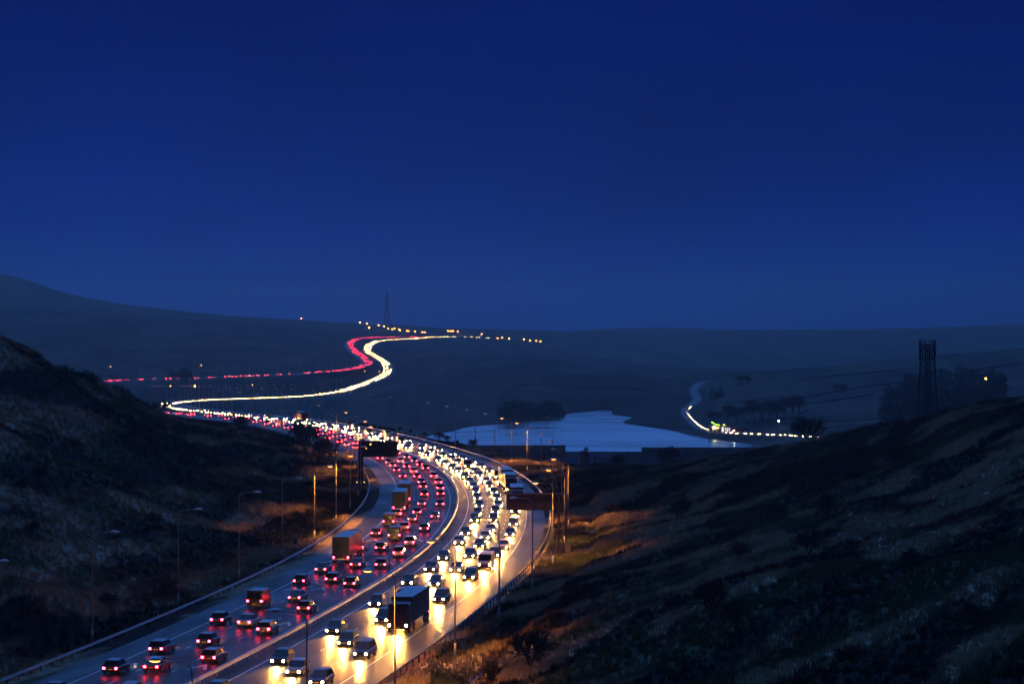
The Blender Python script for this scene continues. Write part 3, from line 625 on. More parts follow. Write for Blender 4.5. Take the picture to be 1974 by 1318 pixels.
for k,(px,py,d,h) in enumerate(((1147,880,700,9),(1008,852,1100,8.5),(818,838,1020,8))):
    p=P(px,py,d); g0=height([p[0]],[p[1]])[0]; hh=max(p[2]-g0,6)
    o=empty('utility_pole',(p[0],p[1],g0)); tag(o,['thin wooden pole with crossarm in front of the white spillway','wooden pole with crossarm against the dark dam','wooden pole by the near end of the reservoir'][k],'pole','utility poles')
    MB().tube([(0,0,-.5),(0,0,hh)],[.16,.11],6).build('pole',M['bark'],o); MB().box(-1.1,1.1,-.06,.06,hh-.35,hh-.2).build('crossarm',M['bark'],o)
    for x in (-1,0,1): MB().tube([(x,0,hh-.2),(x,0,hh+.1)],.05,5).build('insulator',M['blackpole'],o)

# ------------------------------------------------------------------ vehicles
def body_ring(x,w,zb,zt,c=.12):
    return [(x,-w,zb+c),(x,-w+c,zb),(x,w-c,zb),(x,w,zb+c),(x,w,zt-c),(x,w-c*1.4,zt),(x,-w+c*1.4,zt),(x,-w,zt-c)]
def car_parts(kind):
    """parts of one vehicle, nose towards +x, centred on its footprint: name, mesh"""
    out=[]
    if kind in ('hatchback','saloon','estate','suv'):
        L={'hatchback':2.05,'saloon':2.35,'estate':2.35,'suv':2.25}[kind]; hb=.90 if kind!='suv' else 1.02; ht=1.46 if kind!='suv' else 1.70; w=.89
        b=MB(); b.loft([body_ring(-L,w*.86,.42,hb-.1),body_ring(-L+.12,w*.97,.30,hb),body_ring(-L*.5,w,.24,hb+.02),body_ring(0,w,.24,hb),body_ring(L*.45,w,.24,hb-.04),body_ring(L*.78,w*.97,.26,hb-.12),body_ring(L-.1,w*.92,.30,hb-.19),body_ring(L,w*.86,.36,hb-.26)])
        out.append(('body',b.mesh('body',[M['white']],False)))
        xr0={'hatchback':-L+.1,'saloon':-L*.66,'estate':-L+.08,'suv':-L+.08}[kind]; xr1={'hatchback':-L+.55,'saloon':-L*.36,'estate':-L+.4,'suv':-L+.35}[kind]
        g=MB(); g.loft([[(xr0,-.8,hb),(xr0,.8,hb),(xr1,.62,ht-.06),(xr1,-.62,ht-.06)],[(xr1+.01,-.8,hb),(xr1+.01,.8,hb),(xr1+.01,.62,ht-.04),(xr1+.01,-.62,ht-.04)],[(.35,-.8,hb),(.35,.8,hb),(.35,.62,ht-.04),(.35,-.62,ht-.04)],[(L*.5,-.76,hb-.03),(L*.5,.76,hb-.03),(.36,.62,ht-.05),(.36,-.62,ht-.05)]])
        out.append(('glasshouse',g.mesh('glasshouse',M['glass'])))
        r=MB(); r.loft([[(xr1-.05,-.64,ht-.07),(xr1-.05,.64,ht-.07),(xr1-.05,.58,ht-.02),(xr1-.05,-.58,ht-.02)],[(-.2,-.66,ht-.05),(-.2,.66,ht-.05),(-.2,.58,ht+.03),(-.2,-.58,ht+.03)],[(.42,-.64,ht-.09),(.42,.64,ht-.09),(.42,.58,ht-.03),(.42,-.58,ht-.03)]])
        out.append(('roof',r.mesh('roof',[M['white']])))
        hz,hy,fx=hb-.42,.58,L+.005; tz,ty=hb-.2,.62; wx=(L*.62,-L*.6)
    elif kind=='van':
        L,w,hb,ht=2.6,.98,1.15,2.3
        b=MB(); b.loft([body_ring(-L,w*.95,.35,ht-.05,.1),body_ring(-L+.1,w,.28,ht,.1),body_ring(.9,w,.28,ht,.1),body_ring(1.25,w,.28,ht-.12,.1),body_ring(1.9,w,.28,hb+.12,.1),body_ring(L-.1,w*.94,.3,hb-.15,.1),body_ring(L,w*.85,.4,hb-.3,.1)])
        out.append(('body',b.mesh('body',[M['white']])))
        g=MB(); g.add([(1.32,-.84,ht-.18),(1.32,.84,ht-.18),(1.93,.88,hb+.2),(1.93,-.88,hb+.2)],[(0,1,2,3)]); g.add([(-L-.012,-.7,1.3),(-L-.012,-.1,1.3),(-L-.012,-.1,1.95),(-L-.012,-.7,1.95)],[(0,1,2,3)]); g.add([(-L-.012,.1,1.3),(-L-.012,.7,1.3),(-L-.012,.7,1.95),(-L-.012,.1,1.95)],[(0,1,2,3)])
        out.append(('windscreen',g.mesh('windscreen',M['glass'])))
        hz,hy,fx=.78,.72,L-.02; tz,ty=1.0,.86; wx=(1.65,-1.6)
    else:
        L,w=7.2,1.24
        b=MB(); b.box(-L,4.6,-w,w,1.05,3.9); out.append(('trailer',b.mesh('trailer',[M['white']])))
        c=MB(); c.loft([body_ring(4.85,1.2,.5,3.5,.12),body_ring(6.6,1.2,.45,3.3,.12),body_ring(7.1,1.15,.5,2.2,.12),body_ring(7.2,1.1,.55,1.6,.12)]); out.append(('cab',c.mesh('cab',[M['white']])))
        g=MB(); g.add([(6.72,-1.05,3.0),(6.72,1.05,3.0),(7.1,1.05,2.15),(7.1,-1.05,2.15)],[(0,1,2,3)]); out.append(('windscreen',g.mesh('windscreen',M['glass'])))
        ch=MB(); ch.box(-L+.2,5.5,-.5,.5,.6,1.04); out.append(('chassis',ch.mesh('chassis',M['blackpole'])))
        for s_ in (-1,1):
            rd_=MB(); rd_.box(-L-.03,-L-.002,s_*.62-.58,s_*.62+.58,1.15,3.82); out.append(('rear_door',rd_.mesh('rear_door',[M['cabinet_dark']])))
        ub=MB(); ub.box(-L-.02,-L+.15,-1.2,1.2,.55,.72); out.append(('rear_bumper',ub.mesh('rear_bumper',M['plate_w'])))
        for k_ in range(6):
            sm=MB(); xs=-L+1.6+k_*1.75; sm.box(xs,xs+.05,-w-.02,-w-.002,1.1,3.85); sm.box(xs,xs+.05,w+.002,w+.02,1.1,3.85); out.append(('panel_seam',sm.mesh('panel_seam',M['rib'])))
        hz,hy,fx=.95,.95,7.18; tz,ty=.95,1.05; wx=(6.0,3.2,-4.0,-5.2,-6.4)
    hm=MB(); rr=.13 if kind!='lorry' else .16
    hm.tube([(-.03,0,0),(.03,0,0)],[rr,rr*.9],8); hmesh=hm.mesh('headlight',M['headlamp'])
    tm=MB(); tm.box(-.06,.03,-.12,.12,-.1,.1); tmesh=tm.mesh('tail_light',M['tail'])
    for s in (-1,1): out.append(('headlight',hmesh,(fx,s*hy,hz))); out.append(('tail_light',tmesh,(-L-.0,s*ty,tz)))
    wr=.32 if kind!='lorry' else .5
    wmsh=MB().tube([(0,-.11,0),(0,-.08,0),(0,.08,0),(0,.11,0)],[wr*.86,wr,wr,wr*.86],12).mesh('wheel',M['tyre']); rm=MB().tube([(0,-.12,0),(0,.12,0)],wr*.6,8).mesh('rim',M['rim'])
    for x in wx:
        for s in (-1,1): out.append(('wheel',wmsh,(x,s*(w-.12),wr),rm))
    pl=MB().box(-.01,.01,-.26,.26,-.055,.055); out.append(('number_plate',pl.mesh('number_plate',M['plate_w']),(fx+.03,0,.45 if kind!='lorry' else .7)))
    pl2=MB().box(-.01,.01,-.26,.26,-.055,.055); out.append(('number_plate',pl2.mesh('number_plate',M['plate_y']),(-L-.02,0,.6 if kind!='lorry' else .75)))
    return dict(parts=out,fx=fx,hy=hy,hz=hz,L=L,tz=tz,ty=ty)
KINDS={k:car_parts(k) for k in ('hatchback','saloon','estate','suv','van','lorry')}
PAINTS={n:mat('car_paint_'+n.replace(' ','_'),c,.3,m_) for n,c,m_ in (('silver',(.30,.305,.31),.4),('white',(.55,.55,.54),0),('black',(.010,.010,.012),0),('dark green',(.012,.03,.018),.1),('dark blue',(.012,.02,.07),.1),('dark red',(.10,.008,.010),0),('grey',(.05,.052,.056),.2))}
def small_mesh(kind):
    """the same vehicle as one mesh, for those too far off to show parts"""
    K=KINDS[kind]; m=MB()
    if kind=='lorry':
        m.box(-7.2,4.6,-1.24,1.24,1.05,3.9,0); m.box(4.9,7.1,-1.2,1.2,.5,3.3,0)
    else:
        hb=1.15 if kind=='van' else .9; L=K['L']; ht=2.3 if kind=='van' else 1.46
        m.loft([body_ring(-L,.8,.3,hb-.05),body_ring(-L*.5,.9,.25,hb),body_ring(L*.5,.9,.25,hb-.06),body_ring(L,.78,.33,hb-.24)],0)
        if kind=='van': m.loft([body_ring(-L,.9,hb-.1,ht),body_ring(1.1,.92,hb-.1,ht),body_ring(1.8,.9,hb-.15,hb+.15)],0)
        else: m.loft([[(-L+.2,-.78,hb-.02),(-L+.2,.78,hb-.02),(-L+.6,.6,ht),(-L+.6,-.6,ht)],[(L*.5,-.76,hb-.08),(L*.5,.76,hb-.08),(.35,.6,ht),(.35,-.6,ht)]],1)
    for s in (-1,1):
        m.tube([(K['fx']-.03,s*K['hy'],K['hz']),(K['fx']+.03,s*K['hy'],K['hz'])],[.135,.125],8,2)
        m.box(-K['L']-.03,-K['L']+.06,s*K['ty']-.12,s*K['ty']+.12,K['tz']-.1,K['tz']+.1,3)
    return m.mesh('car_small_'+kind,[M['white'],M['glass'],M['headlamp'],M['tail']])
SMALL={k:small_mesh(k) for k in KINDS}
BEAM=bpy.data.lights.new('headlight_beam','SPOT'); BEAM.energy=17000; BEAM.color=(1.,.40,.06); BEAM.spot_size=R(48); BEAM.spot_blend=.35; BEAM.shadow_soft_size=.15
BEAMW=BEAM.copy(); BEAMW.energy=1300
def vehicle(pos,rz,kind,paint,label,group,full,beam=True,pitch=0.0):
    K=KINDS[kind]
    nm={'van':'van','lorry':'lorry'}.get(kind,'car')
    if full:
        o=empty(nm,pos,rz)
        for p in K['parts']:
            c=link(p[0],p[1],o,p[2] if len(p)>2 else None)
            if p[0] in ('body','roof','trailer','cab'): c.material_slots[0].link='OBJECT'; c.material_slots[0].material=PAINTS[paint]
            if len(p)>3: link('rim',p[3],c)
    else:
        o=link(nm,SMALL[kind],None,pos); o.rotation_euler=(0,0,rz); o.material_slots[0].link='OBJECT'; o.material_slots[0].material=PAINTS[paint]
    tag(o,label,nm,group)
    if beam:
        b=link('headlight_beam',BEAM if 'oncoming' in label else BEAMW,o,(K['fx']+.25,0,K['hz'])); b.rotation_euler=(R(90-20),0,R(-90))
    return o
def pick(lane):
    u=random.random()
    if lane==0: k='lorry' if u<.08 else 'van' if u<.2 else random.choice(['hatchback','saloon','estate','suv'])
    elif lane==1: k='van' if u<.1 else random.choice(['hatchback','saloon','estate','suv'])
    else: k=random.choice(['hatchback','saloon','estate','suv'])
    return k, random.choice(['black','black','dark green','dark blue','dark blue','dark red','grey','grey','silver','white'] if k!='lorry' else ['dark blue','dark green','dark red','grey'])
LN=('slow','middle','fast')
def traffic(rd,lanes,sgn,y0,y1,pitch,full_y,beam_y,side,lampword,group):
    for li,l in enumerate(lanes):
        q=rd.s_of_y(y0)+random.uniform(0,pitch[li]); n_=0; prev=0
        while q<rd.s_of_y(y1):
            kind,pt=pick(li); n_+=1; half=KINDS[kind]['L']
            q=max(q,prev+half+3); prev=q+half
            p=rd.at(q,l+random.uniform(-.25,.25)); a=rd.ang(q)+(0 if sgn>0 else math.pi)
            noun={'hatchback':'hatchback','saloon':'saloon car','estate':'estate car','suv':'tall car','van':'van','lorry':'lorry'}[kind]
            vehicle(p,a,kind,pt,f'{pt} {noun} with lit {lampword}, {ordinal(n_)} up the {side} {LN[li]} lane',group,p[1]<full_y,p[1]<beam_y)
            q+=pitch[li]*random.uniform(.7,1.35)
traffic(E,(11.3,7.7,4.0),-1,205,1010,(21,19,20),640,1010,'oncoming','headlamps','vehicles on the oncoming carriageway')
traffic(W,(-10.6,-7.0,-3.3),1,205,960,(21,21,25),600,960,'outbound','red tail lamps','vehicles on the outbound carriageway')
# traffic too far off to tell apart
ft=MB()
def far_car(rd,q,l,sgn):
    p=rd.at(q,l); a=rd.ang(q)+(0 if sgn>0 else math.pi); c,s=math.cos(a),math.sin(a)
    def T(x,y,z): return (p[0]+c*x-s*y,p[1]+s*x+c*y,p[2]+z)
    L,w=2.1,.88
    vs=[T(-L,-w,.3),T(L,-w,.3),T(L,w,.3),T(-L,w,.3),T(-L,-w,.9),T(L,-w,.7),T(L,w,.7),T(-L,w,.9),T(-L*.7,-.65,1.45),T(.3,-.65,1.45),T(.3,.65,1.45),T(-L*.7,.65,1.45),T(L*.5,-w,.85),T(L*.5,w,.85)]
    ft.add(vs,[(0,1,5,12,4),(3,7,13,6,2),(1,2,6,5),(0,4,7,3),(4,12,9,8),(7,11,10,13),(8,9,10,11),(12,13,10,9),(4,8,11,7),(12,5,6,13)],0)
    mh=random.choice((1,1,1,3)); mt_=random.choice((2,2,4))
    for sd in (-1,1):
        y=sd*.62; ft.add([T(L+.03,y-.15,.5),T(L+.03,y+.15,.5),T(L+.03,y+.15,.78),T(L+.03,y-.15,.78)],[(0,1,2,3)],mh)
        ft.add([T(-L-.03,y-.15,.66),T(-L-.03,y+.15,.66),T(-L-.03,y+.15,.9),T(-L-.03,y-.15,.9)],[(0,3,2,1)],mt_)
for rd,lanes,sgn,y0,pt in ((E,(11.3,7.7,4.0),-1,1015,15),(W,(-10.6,-7,-3.3),1,965,26)):
    for l in lanes:
        q=rd.s_of_y(y0)+random.uniform(0,10)
        while q<rd.s[-1]-30:
            if float(vnoise(q/45.,l*3.1,77))>(.15 if sgn<0 else .27): far_car(rd,q,l+random.uniform(-.3,.3),sgn)
            q+=pt*random.uniform(.5,1.4)
tag(ft.build('distant_traffic',[PAINTS['grey'],M['headlamp'],M['tail'],M['headlamp_dim'],M['tail_dim'],M['headlamp_low']]),'far-off stream of vehicle lights winding up to the summit','traffic',kind='stuff')
n_=0; q=A.s_of_y(1300) if False else 18
while q<640:
    n_+=1; p=A.at(q,1.7); q0=A.ang(q)
    vehicle(p,q0+math.pi,random.choice(['hatchback','saloon','estate']),random.choice(list(PAINTS)),f'car with lit headlamps on the valley road, {ordinal(n_)} from the dark hillside','vehicles on the valley road',False,False)
    q+=random.uniform(6.5,12)

# ------------------------------------------------------------------ inn, houses and lamps across the reservoir
def on_ground(px,py,dg=np.geomspace(1250,3000,400)):
    X=(px-CX)/F*dg; Z=height(X,dg); y=HY+(CH-Z)*F/dg; i=np.argmax(y<=py) if np.any(y<=py) else 200
    return np.array((X[i],dg[i],Z[i]))
def gable_house(name,label,px,py,d,w,dep,he,hr,rz,wallm,wins,extra=None):
    p=P(px,py,d); p[2]=height([p[0]],[p[1]])[0]; o=empty(name,p,rz); tag(o,label,'building')
    MB().box(-w/2,w/2,-dep/2,dep/2,-1.5,he).build('wall',wallm,o)
    m=MB(); m.add([(-w/2-.3,-dep/2-.4,he),(w/2+.3,-dep/2-.4,he),(w/2+.3,dep/2+.4,he),(-w/2-.3,dep/2+.4,he),(-w/2-.3,0,hr),(w/2+.3,0,hr)],[(0,1,5,4),(2,3,4,5),(0,4,3),(1,2,5),(0,3,2,1)]); rf=m.build('roof',M['slate'],o)
    for x in (-w/2+.6,w/2-.6): MB().box(x-.4,x+.4,-.4,.4,hr-.8,hr+1.0).build('chimney',M['stone'],rf)
    for x,z,ww,hh,mt in wins: MB().box(x-ww/2,x+ww/2,-dep/2-.08,-dep/2-.01,z,z+hh).build('window',mt,o)
    return o
inn=gable_house('inn','roadside inn strung with green and amber lamps beside the valley road',1387,838,1490,12,7,4.6,7.0,R(8),M['render_w'],[(1.2,.6,1.1,3.0,M['winlit']),(3.0,.4,.45,2.8,M['winlit']),(4.2,.4,.45,2.8,M['winlit']),(5.3,.4,.45,2.6,M['winlit']),(-1,.6,1,1.4,M['black']),(-4,.6,1,1.4,M['black'])])
for x,y,z in ((-5.6,-3.9,6.6),(-4.9,-3.9,6.3),(-4.2,-3.9,5.6),(-3.0,-3.9,5.2),(-2.2,-3.9,5.1),(-1.0,-3.9,4.9),(1.6,-3.9,5.0),(2.2,-3.9,4.9)): MB().tube([(x,y-.2,z),(x,y+.2,z)],.22,8).build('green_lamp',M['green_l'],inn)
for x,z,mt in ((-4.6,4.0,'amber_l'),(-1.9,3.3,'amber_l'),(-3.9,3.1,'white_l')): MB().tube([(x,-4.1,z),(x,-3.7,z)],.3 if mt=='amber_l' else .16,8).build('wall_lamp',M[mt],inn)
gable_house('farmhouse','long low outbuilding right of the green-lit inn',1425,836,1490,11,6,2.8,4.6,R(4),M['render_w'],[(-2,.8,.8,.9,M['black']),(1.5,.8,.8,.9,M['black'])])
gable_house('farmhouse','dark gabled farmhouse up the valley road above the inn',1382,766,1960,9,7,4.5,7.5,R(30),M['stone'],[(-2,.8,.9,1.2,M['black']),(2,.8,.9,1.2,M['black'])])
for px,py,d,h,mt,lab in ((1501,813,1640,4.5,'white_l','white yard floodlight shining alone in the field above the inn'),(1415,829.5,1475,3.5,'white_l','small white lamp beside the inn car park'),(1900,733,1800,4,'bowl_on','orange lamp glowing in front of the far wood')):
    p=on_ground(px,py+h*F/d); g0=p[2]; hh=h; o=empty('yard_lamp',(p[0],p[1],g0)); tag(o,lab,'lamp')
    MB().tube([(0,0,-.5),(0,0,hh-.3)],.09,6).build('post',M['column'],o); r_=.75 if mt=='bowl_on' else .32 if '1501' in str(px) else .2
    MB().loft([[(r_*math.cos(a)*s_,r_*math.sin(a)*s_,hh-.3+z_*r_) for a in np.linspace(0,2*math.pi,10,endpoint=False)] for s_,z_ in ((.3,0),(1,.6),(1,1.2),(.4,1.8))]).build('lamp_bowl',M[mt],o)
p=P(1407,834,1478); p[2]=height([p[0]],[p[1]])[0]; o=empty('red_sign',p); tag(o,'small glowing red sign beside the valley road at the inn','sign'); MB().box(-1.8,1.8,-.1,.1,.7,1.2).build('panel',M['red_l'],o); MB().tube([(0,.15,-.4),(0,.15,1.0)],.06,6).build('post',M['post'],o)
# field walls on the far slopes
WALLS=[((1400,778),(1550,768),(1700,742),(1974,700)),((1390,796),(1480,788),(1600,775),(1690,760)),((1560,815),(1640,812),(1700,808)),((1420,742),(1560,730),(1750,712)),((1440,815),(1530,806),(1560,790)),((1000,742),(1120,748),(1250,752)),((880,745),(960,752),(1060,762))]
WL=['lowest','second','short','upper','sloping','hillside','moorland']
for k,wp in enumerate(WALLS):
    pts=[on_ground(*a) for a in wp]; p2=resample([(a[0],a[1]) for a in pts],9.0); zz=height(p2[:,0],p2[:,1]); _,nn=normals(p2)
    m=MB(); m.loft([[(x-.4*a,y-.4*b_,z-.6),(x-.25*a,y-.25*b_,z+.95+.25*random.random()),(x+.25*a,y+.25*b_,z+.95),(x+.4*a,y+.4*b_,z-.6)] for (x,y),z,(a,b_) in zip(p2,zz,nn)])
    o=m.build('field_wall',M['stone']); tag(o,f'{["long dark field wall rising across the far right slope","field wall below the long rising one, behind bare trees","short field wall low beside the dark hillside","faint upper field wall near the far ridge","field wall sloping up from the inn to the floodlight","faint wall across the moor above the reservoir inlet","faint wall on the moor above the waterside plantation"][k]}','wall','field walls')

# ------------------------------------------------------------------ trees and shrubs
def branching(mb,p,dirv,length,rad,depth,rnd,spread=.55,up=.15,n=3,segs=2):
    pts=[np.array(p,float)]; d=np.array(dirv,float); d/=np.linalg.norm(d)
    for i in range(segs):
        d=d+rnd.normal(0,.12,3); d[2]+=up*.3; d/=np.linalg.norm(d); pts.append(pts[-1]+d*length/segs)
    mb.tube(pts,list(np.linspace(rad,max(rad*.65,.02),segs+1)),4 if depth>1 else 3,0,False)
    if depth<=0: return
    for k in range(n):
        t=rnd.uniform(.45,1.0); i=min(int(t*segs),segs-1); b=pts[i]+(pts[i+1]-pts[i])*(t*segs-i)
        nd=d+rnd.normal(0,spread,3); nd[2]+=up; branching(mb,b,nd,length*rnd.uniform(.6,.85),max(rad*.62,.024),depth-1,rnd,spread,up,n,segs)
def shrub_mesh(seed,h,stems,depth,spread,trunk=False,tw=.02):
    rnd=np.random.default_rng(seed); t=MB(); c=MB()
    for s in range(stems):
        a=rnd.uniform(0,6.28); lean=rnd.uniform(.1,.5) if not trunk else .08
        if trunk:
            t.tube([(0,0,-.4),(0,0,h*.15),(.05*h*rnd.normal(),.05*h*rnd.normal(),h*.32)],[h*.028,h*.022,h*.017],6)
            for k in range(7): branching(c,(0,0,h*rnd.uniform(.15,.32)),(rnd.normal(0,.6),rnd.normal(0,.6),1),h*.3,h*.011,depth,rnd,spread,.18,3)
        else:
            t.tube([(0,0,-.3),(lean*math.cos(a)*.3*h*.4,lean*math.sin(a)*.3*h*.4,h*.12)],[h*.014,h*.011],5)
            branching(c,(lean*math.cos(a)*.3*h*.4,lean*math.sin(a)*.3*h*.4,h*.12),(lean*math.cos(a)*1.4,lean*math.sin(a)*1.4,1),h*.36,h*.009,depth,rnd,spread,.12,3)
    return t.mesh('trunk' if trunk else 'stem',M['bark']), c.mesh('crown' if trunk else 'twigs',M['twig'])
SHR=[shrub_mesh(1,2.4,9,4,.5),shrub_mesh(2,2.4,8,4,.6),shrub_mesh(3,2.4,10,4,.45)]
BTR=[shrub_mesh(11,8,1,5,.5,True),shrub_mesh(12,8,1,5,.6,True)]
def plant(px,py,d,h,kind,label,group,name,wide=1.0,snap=True):
    p=P(px,py,d) if py is not None else np.array((px,d,0.)); p[2]=height([p[0]],[p[1]])[0]
    ms=random.choice(SHR if kind=='shrub' else BTR); s=h/(2.4*.95 if kind=='shrub' else 8*.95)
    o=empty(name,p,random.uniform(0,6.28)); o.scale=(s*wide,s*wide,s); tag(o,label,'shrub' if kind=='shrub' else 'tree',group)
    link(ms[0].name.split('.')[0],ms[0],o); link(ms[1].name.split('.')[0],ms[1],o); return o
plant(1560,880,622,7.0,'shrub','wide bare thorn bush standing out against the valley-road lights','bare bushes','bare_bush',1.25)
plant(1640,850,640,2.2,'shrub','small bare bush on the crest where the valley road disappears','bare bushes','bare_bush')
plant(1192,905,600,4.0,'shrub','bare bush in front of the white spillway','bare bushes','bare_bush')
plant(1283,905,612,5.2,'shrub','rounded bare bush before the right section of dam','bare bushes','bare_bush',1.2)
plant(1165,908,600,2.0,'shrub','little bare bush just left of the spillway water','bare bushes','bare_bush')
plant(310,800,735,6.0,'tree','bare tree on the bank edge above the gold hairpin','bare trees','bare_tree')
plant(160,712,515,4.0,'shrub','bare bush on the skyline of the left bank','bare bushes','bare_bush',1.6)
plant(215,732,590,3.0,'shrub','bare bush low on the skyline of the left bank','bare bushes','bare_bush')
plant(465,838,800,4.5,'shrub','dark bush at the verge by the outbound lamp columns','bare bushes','bare_bush',1.3)
plant(590,900,640,8.5,'shrub','tall dark bush beside the blue two-line sign','bare bushes','bare_bush',1.0)
plant(627,900,610,6.0,'shrub','dark bush between the blue sign and the warning triangle','bare bushes','bare_bush')
for k,(px,py,d,h) in enumerate(sorted(((1020,1285,238,3.6),(945,1318,228,2.6),(1075,1215,262,2.2),(1370,1215,235,3.4),(1418,1240,226,2.8),(1145,1170,275,2.6),(1105,1150,290,2.2),(1310,1010,390,4.0),(1600,1000,345,4.2),(1660,930,420,5.5),(1720,930,415,5.5),(1480,880,560,3.5),(1560,1060,290,3.2),(1250,960,450,3.0),(1180,985,430,2.4),(1760,1130,235,2.6),(1880,1180,195,2.2),(1740,880,480,4.2),(1500,1010,350,2.6),(1420,1060,300,2.4),(1640,1290,185,2.0),(1300,1200,245,2.2)))):
    plant(px,py,d,h,'shrub',f'bare shrub on the dark right-hand hillside, {ordinal(k+1)} across from the motorway','shrubs on the right-hand hillside','bare_shrub',random.uniform(.9,1.3))
for k,(px,py,d,h) in enumerate(sorted(((300,1010,345,2.4),(210,1130,285,2.0),(420,960,455,2.6),(60,1040,300,1.8),(80,900,335,2.0),(140,850,380,2.4),(260,880,430,2.5),(350,900,480,2.6),(480,930,500,2.4),(520,905,540,2.6),(250,960,370,1.8),(40,980,320,1.6)),reverse=True)):
    plant(px,py,d,h,'shrub',f'low bare shrub on the left bank, {ordinal(k+1)} across from the motorway','shrubs on the left bank','bare_shrub',random.uniform(1.0,1.5))
for k,(px,py,d,h) in enumerate(sorted(((818,850,800,1.6),(848,858,790,3.0),(862,862,775,2.0),(880,864,760,1.5),(910,872,735,2.8),(938,872,725,2.0),(962,880,700,3.0),(1000,880,690,2.6),(1045,900,640,2.8),(790,842,830,1.6),(770,838,850,1.6)),reverse=True)):
    plant(px,py,d,h,'shrub',f'roadside bush against the reservoir outside the gold barrier, {ordinal(k+1)} from the spillway end','bushes along the reservoir side','roadside_bush',1.1)
def conifer(seed,h):
    rnd=np.random.default_rng(seed); c=MB()
    for k in range(900):
        z=h*rnd.uniform(.06,1)**.9; r=(1-z/h)*h*.27+.12; a=rnd.uniform(0,6.28); rr=r*rnd.uniform(.3,1.05)**.6; x,y=rr*math.cos(a),rr*math.sin(a); l=rnd.uniform(.25,.55)
        dv=np.array((math.cos(a),math.sin(a),rnd.uniform(-.2,.7)))*l; sd=np.array((-math.sin(a),math.cos(a),0))*l*.3
        b=np.array((x,y,z)); c.add([b-sd,b+sd,b+dv],[(0,1,2)])
    t=MB().tube([(0,0,-.4),(0,0,h*.95)],[h*.025,.02],6)
    return t.mesh('trunk',M['bark']),c.mesh('crown',M['needle'])
cm_=conifer(5,6)
for px,py,d,s,lab in ((1130,918,585,1.05,'dark pointed evergreen beside the lamp columns near the spillway'),(1122,915,590,.85,'smaller dark evergreen touching the pointed one near the spillway')):
    p=P(px,py,d); p[2]=height([p[0]],[p[1]])[0]; o=empty('evergreen_tree',p); o.scale=(s*1.15,s*1.15,s); tag(o,lab,'tree','evergreens by the spillway'); link('trunk',cm_[0],o); link('crown',cm_[1],o)
# row of bare trees in the fields above the inn, clump by the upper road
for k,(px,py,h) in enumerate(((1378,822,11),(1402,820,13),(1420,818,12),(1455,816,15),(1468,815,13),(1482,814,14),(1498,812,12),(1512,806,13),(1528,804,14),(1540,802,13),(1428,745,10),(1440,744,9),(1620,762,9),(1630,765,8))):
    p=on_ground(px,py); s=h/7.6; ms=BTR[k%2]
    o=empty('bare_tree',p,k*1.3); o.scale=(s,s,s); tag(o,f'bare tree in the fields above the inn, {ordinal(k+1)} along from the bend','tree','bare trees above the inn'); link('trunk',ms[0],o); link('crown',ms[1],o)
for k,(px,py,h) in enumerate(((338,742,13),(350,742,15),(360,742,13))):
    p=on_ground(px,py,np.geomspace(1600,3000,400)); s=h/7.6; o=empty('bare_tree',p,k); o.scale=(s,s,s); tag(o,f'bare tree breaking the upper red line of lights, {ordinal(k+1)} in its clump','tree','trees by the upper road'); link('trunk',BTR[k%2][0],o); link('crown',BTR[k%2][1],o)
def wood(name,label,spots,hh,per):
    V=[];rnd=np.random.default_rng(3)
    for (x,y,z,h,w) in spots:
        nl=per; u=rnd.normal(size=(nl,3)); u/=np.linalg.norm(u,axis=1)[:,None]; u*=rnd.uniform(.55,1,(nl,1))**.5
        c=np.array((x,y,z+h*.55))+u*np.array((w,w,h*.47)); s=rnd.uniform(.35,.9,(nl,1))
        for k in range(3): V.append(c+rnd.normal(size=(nl,3))*s)
    k=len(spots); A_=[np.vstack(V[i::3]) for i in range(3)]; Vn=np.stack(A_,1).reshape(-1,3); Qn=np.arange(len(Vn)).reshape(-1,3)
    o=link(name,np_mesh(name,Vn,Qn,M['woodleaf'])); return tag(o,label,'woodland',kind='stuff')
rnd=np.random.default_rng(9); sp=[]
for i in range(170):
    px=rnd.uniform(1705,1935); top=np.interp(px,[1700,1720,1750,1800,1860,1920,1940],[775,745,728,716,712,722,735]); py=rnd.uniform(top+18,830); g_=on_ground(px,py,np.geomspace(1150,2300,300)); sp.append((*g_,rnd.uniform(8,12),rnd.uniform(2.5,4)))
wood('far_wood','dark far-off wood on the slope behind the phone mast',sp,10,150)
sp=[]
for i in range(70):
    px=rnd.uniform(962,1080); py=rnd.uniform(800,np.interp(px,[960,1080],[815,806])); d=(CH-ZW)*F/(np.interp(px,[960,1020,1085],[817,811.5,805.5])-HY)+rnd.uniform(8,75); X=(px-CX)/F*d; z=height([X],[d])[0]; sp.append((X,d,z,rnd.uniform(8,12.5)*np.interp(px,[955,975,1010,1040,1060,1082],[.8,1.15,1.0,.8,1.1,.6]),rnd.uniform(2.2,3.6)))
wood('waterside_plantation','dark plantation on the far shore of the reservoir',sp,10,170)

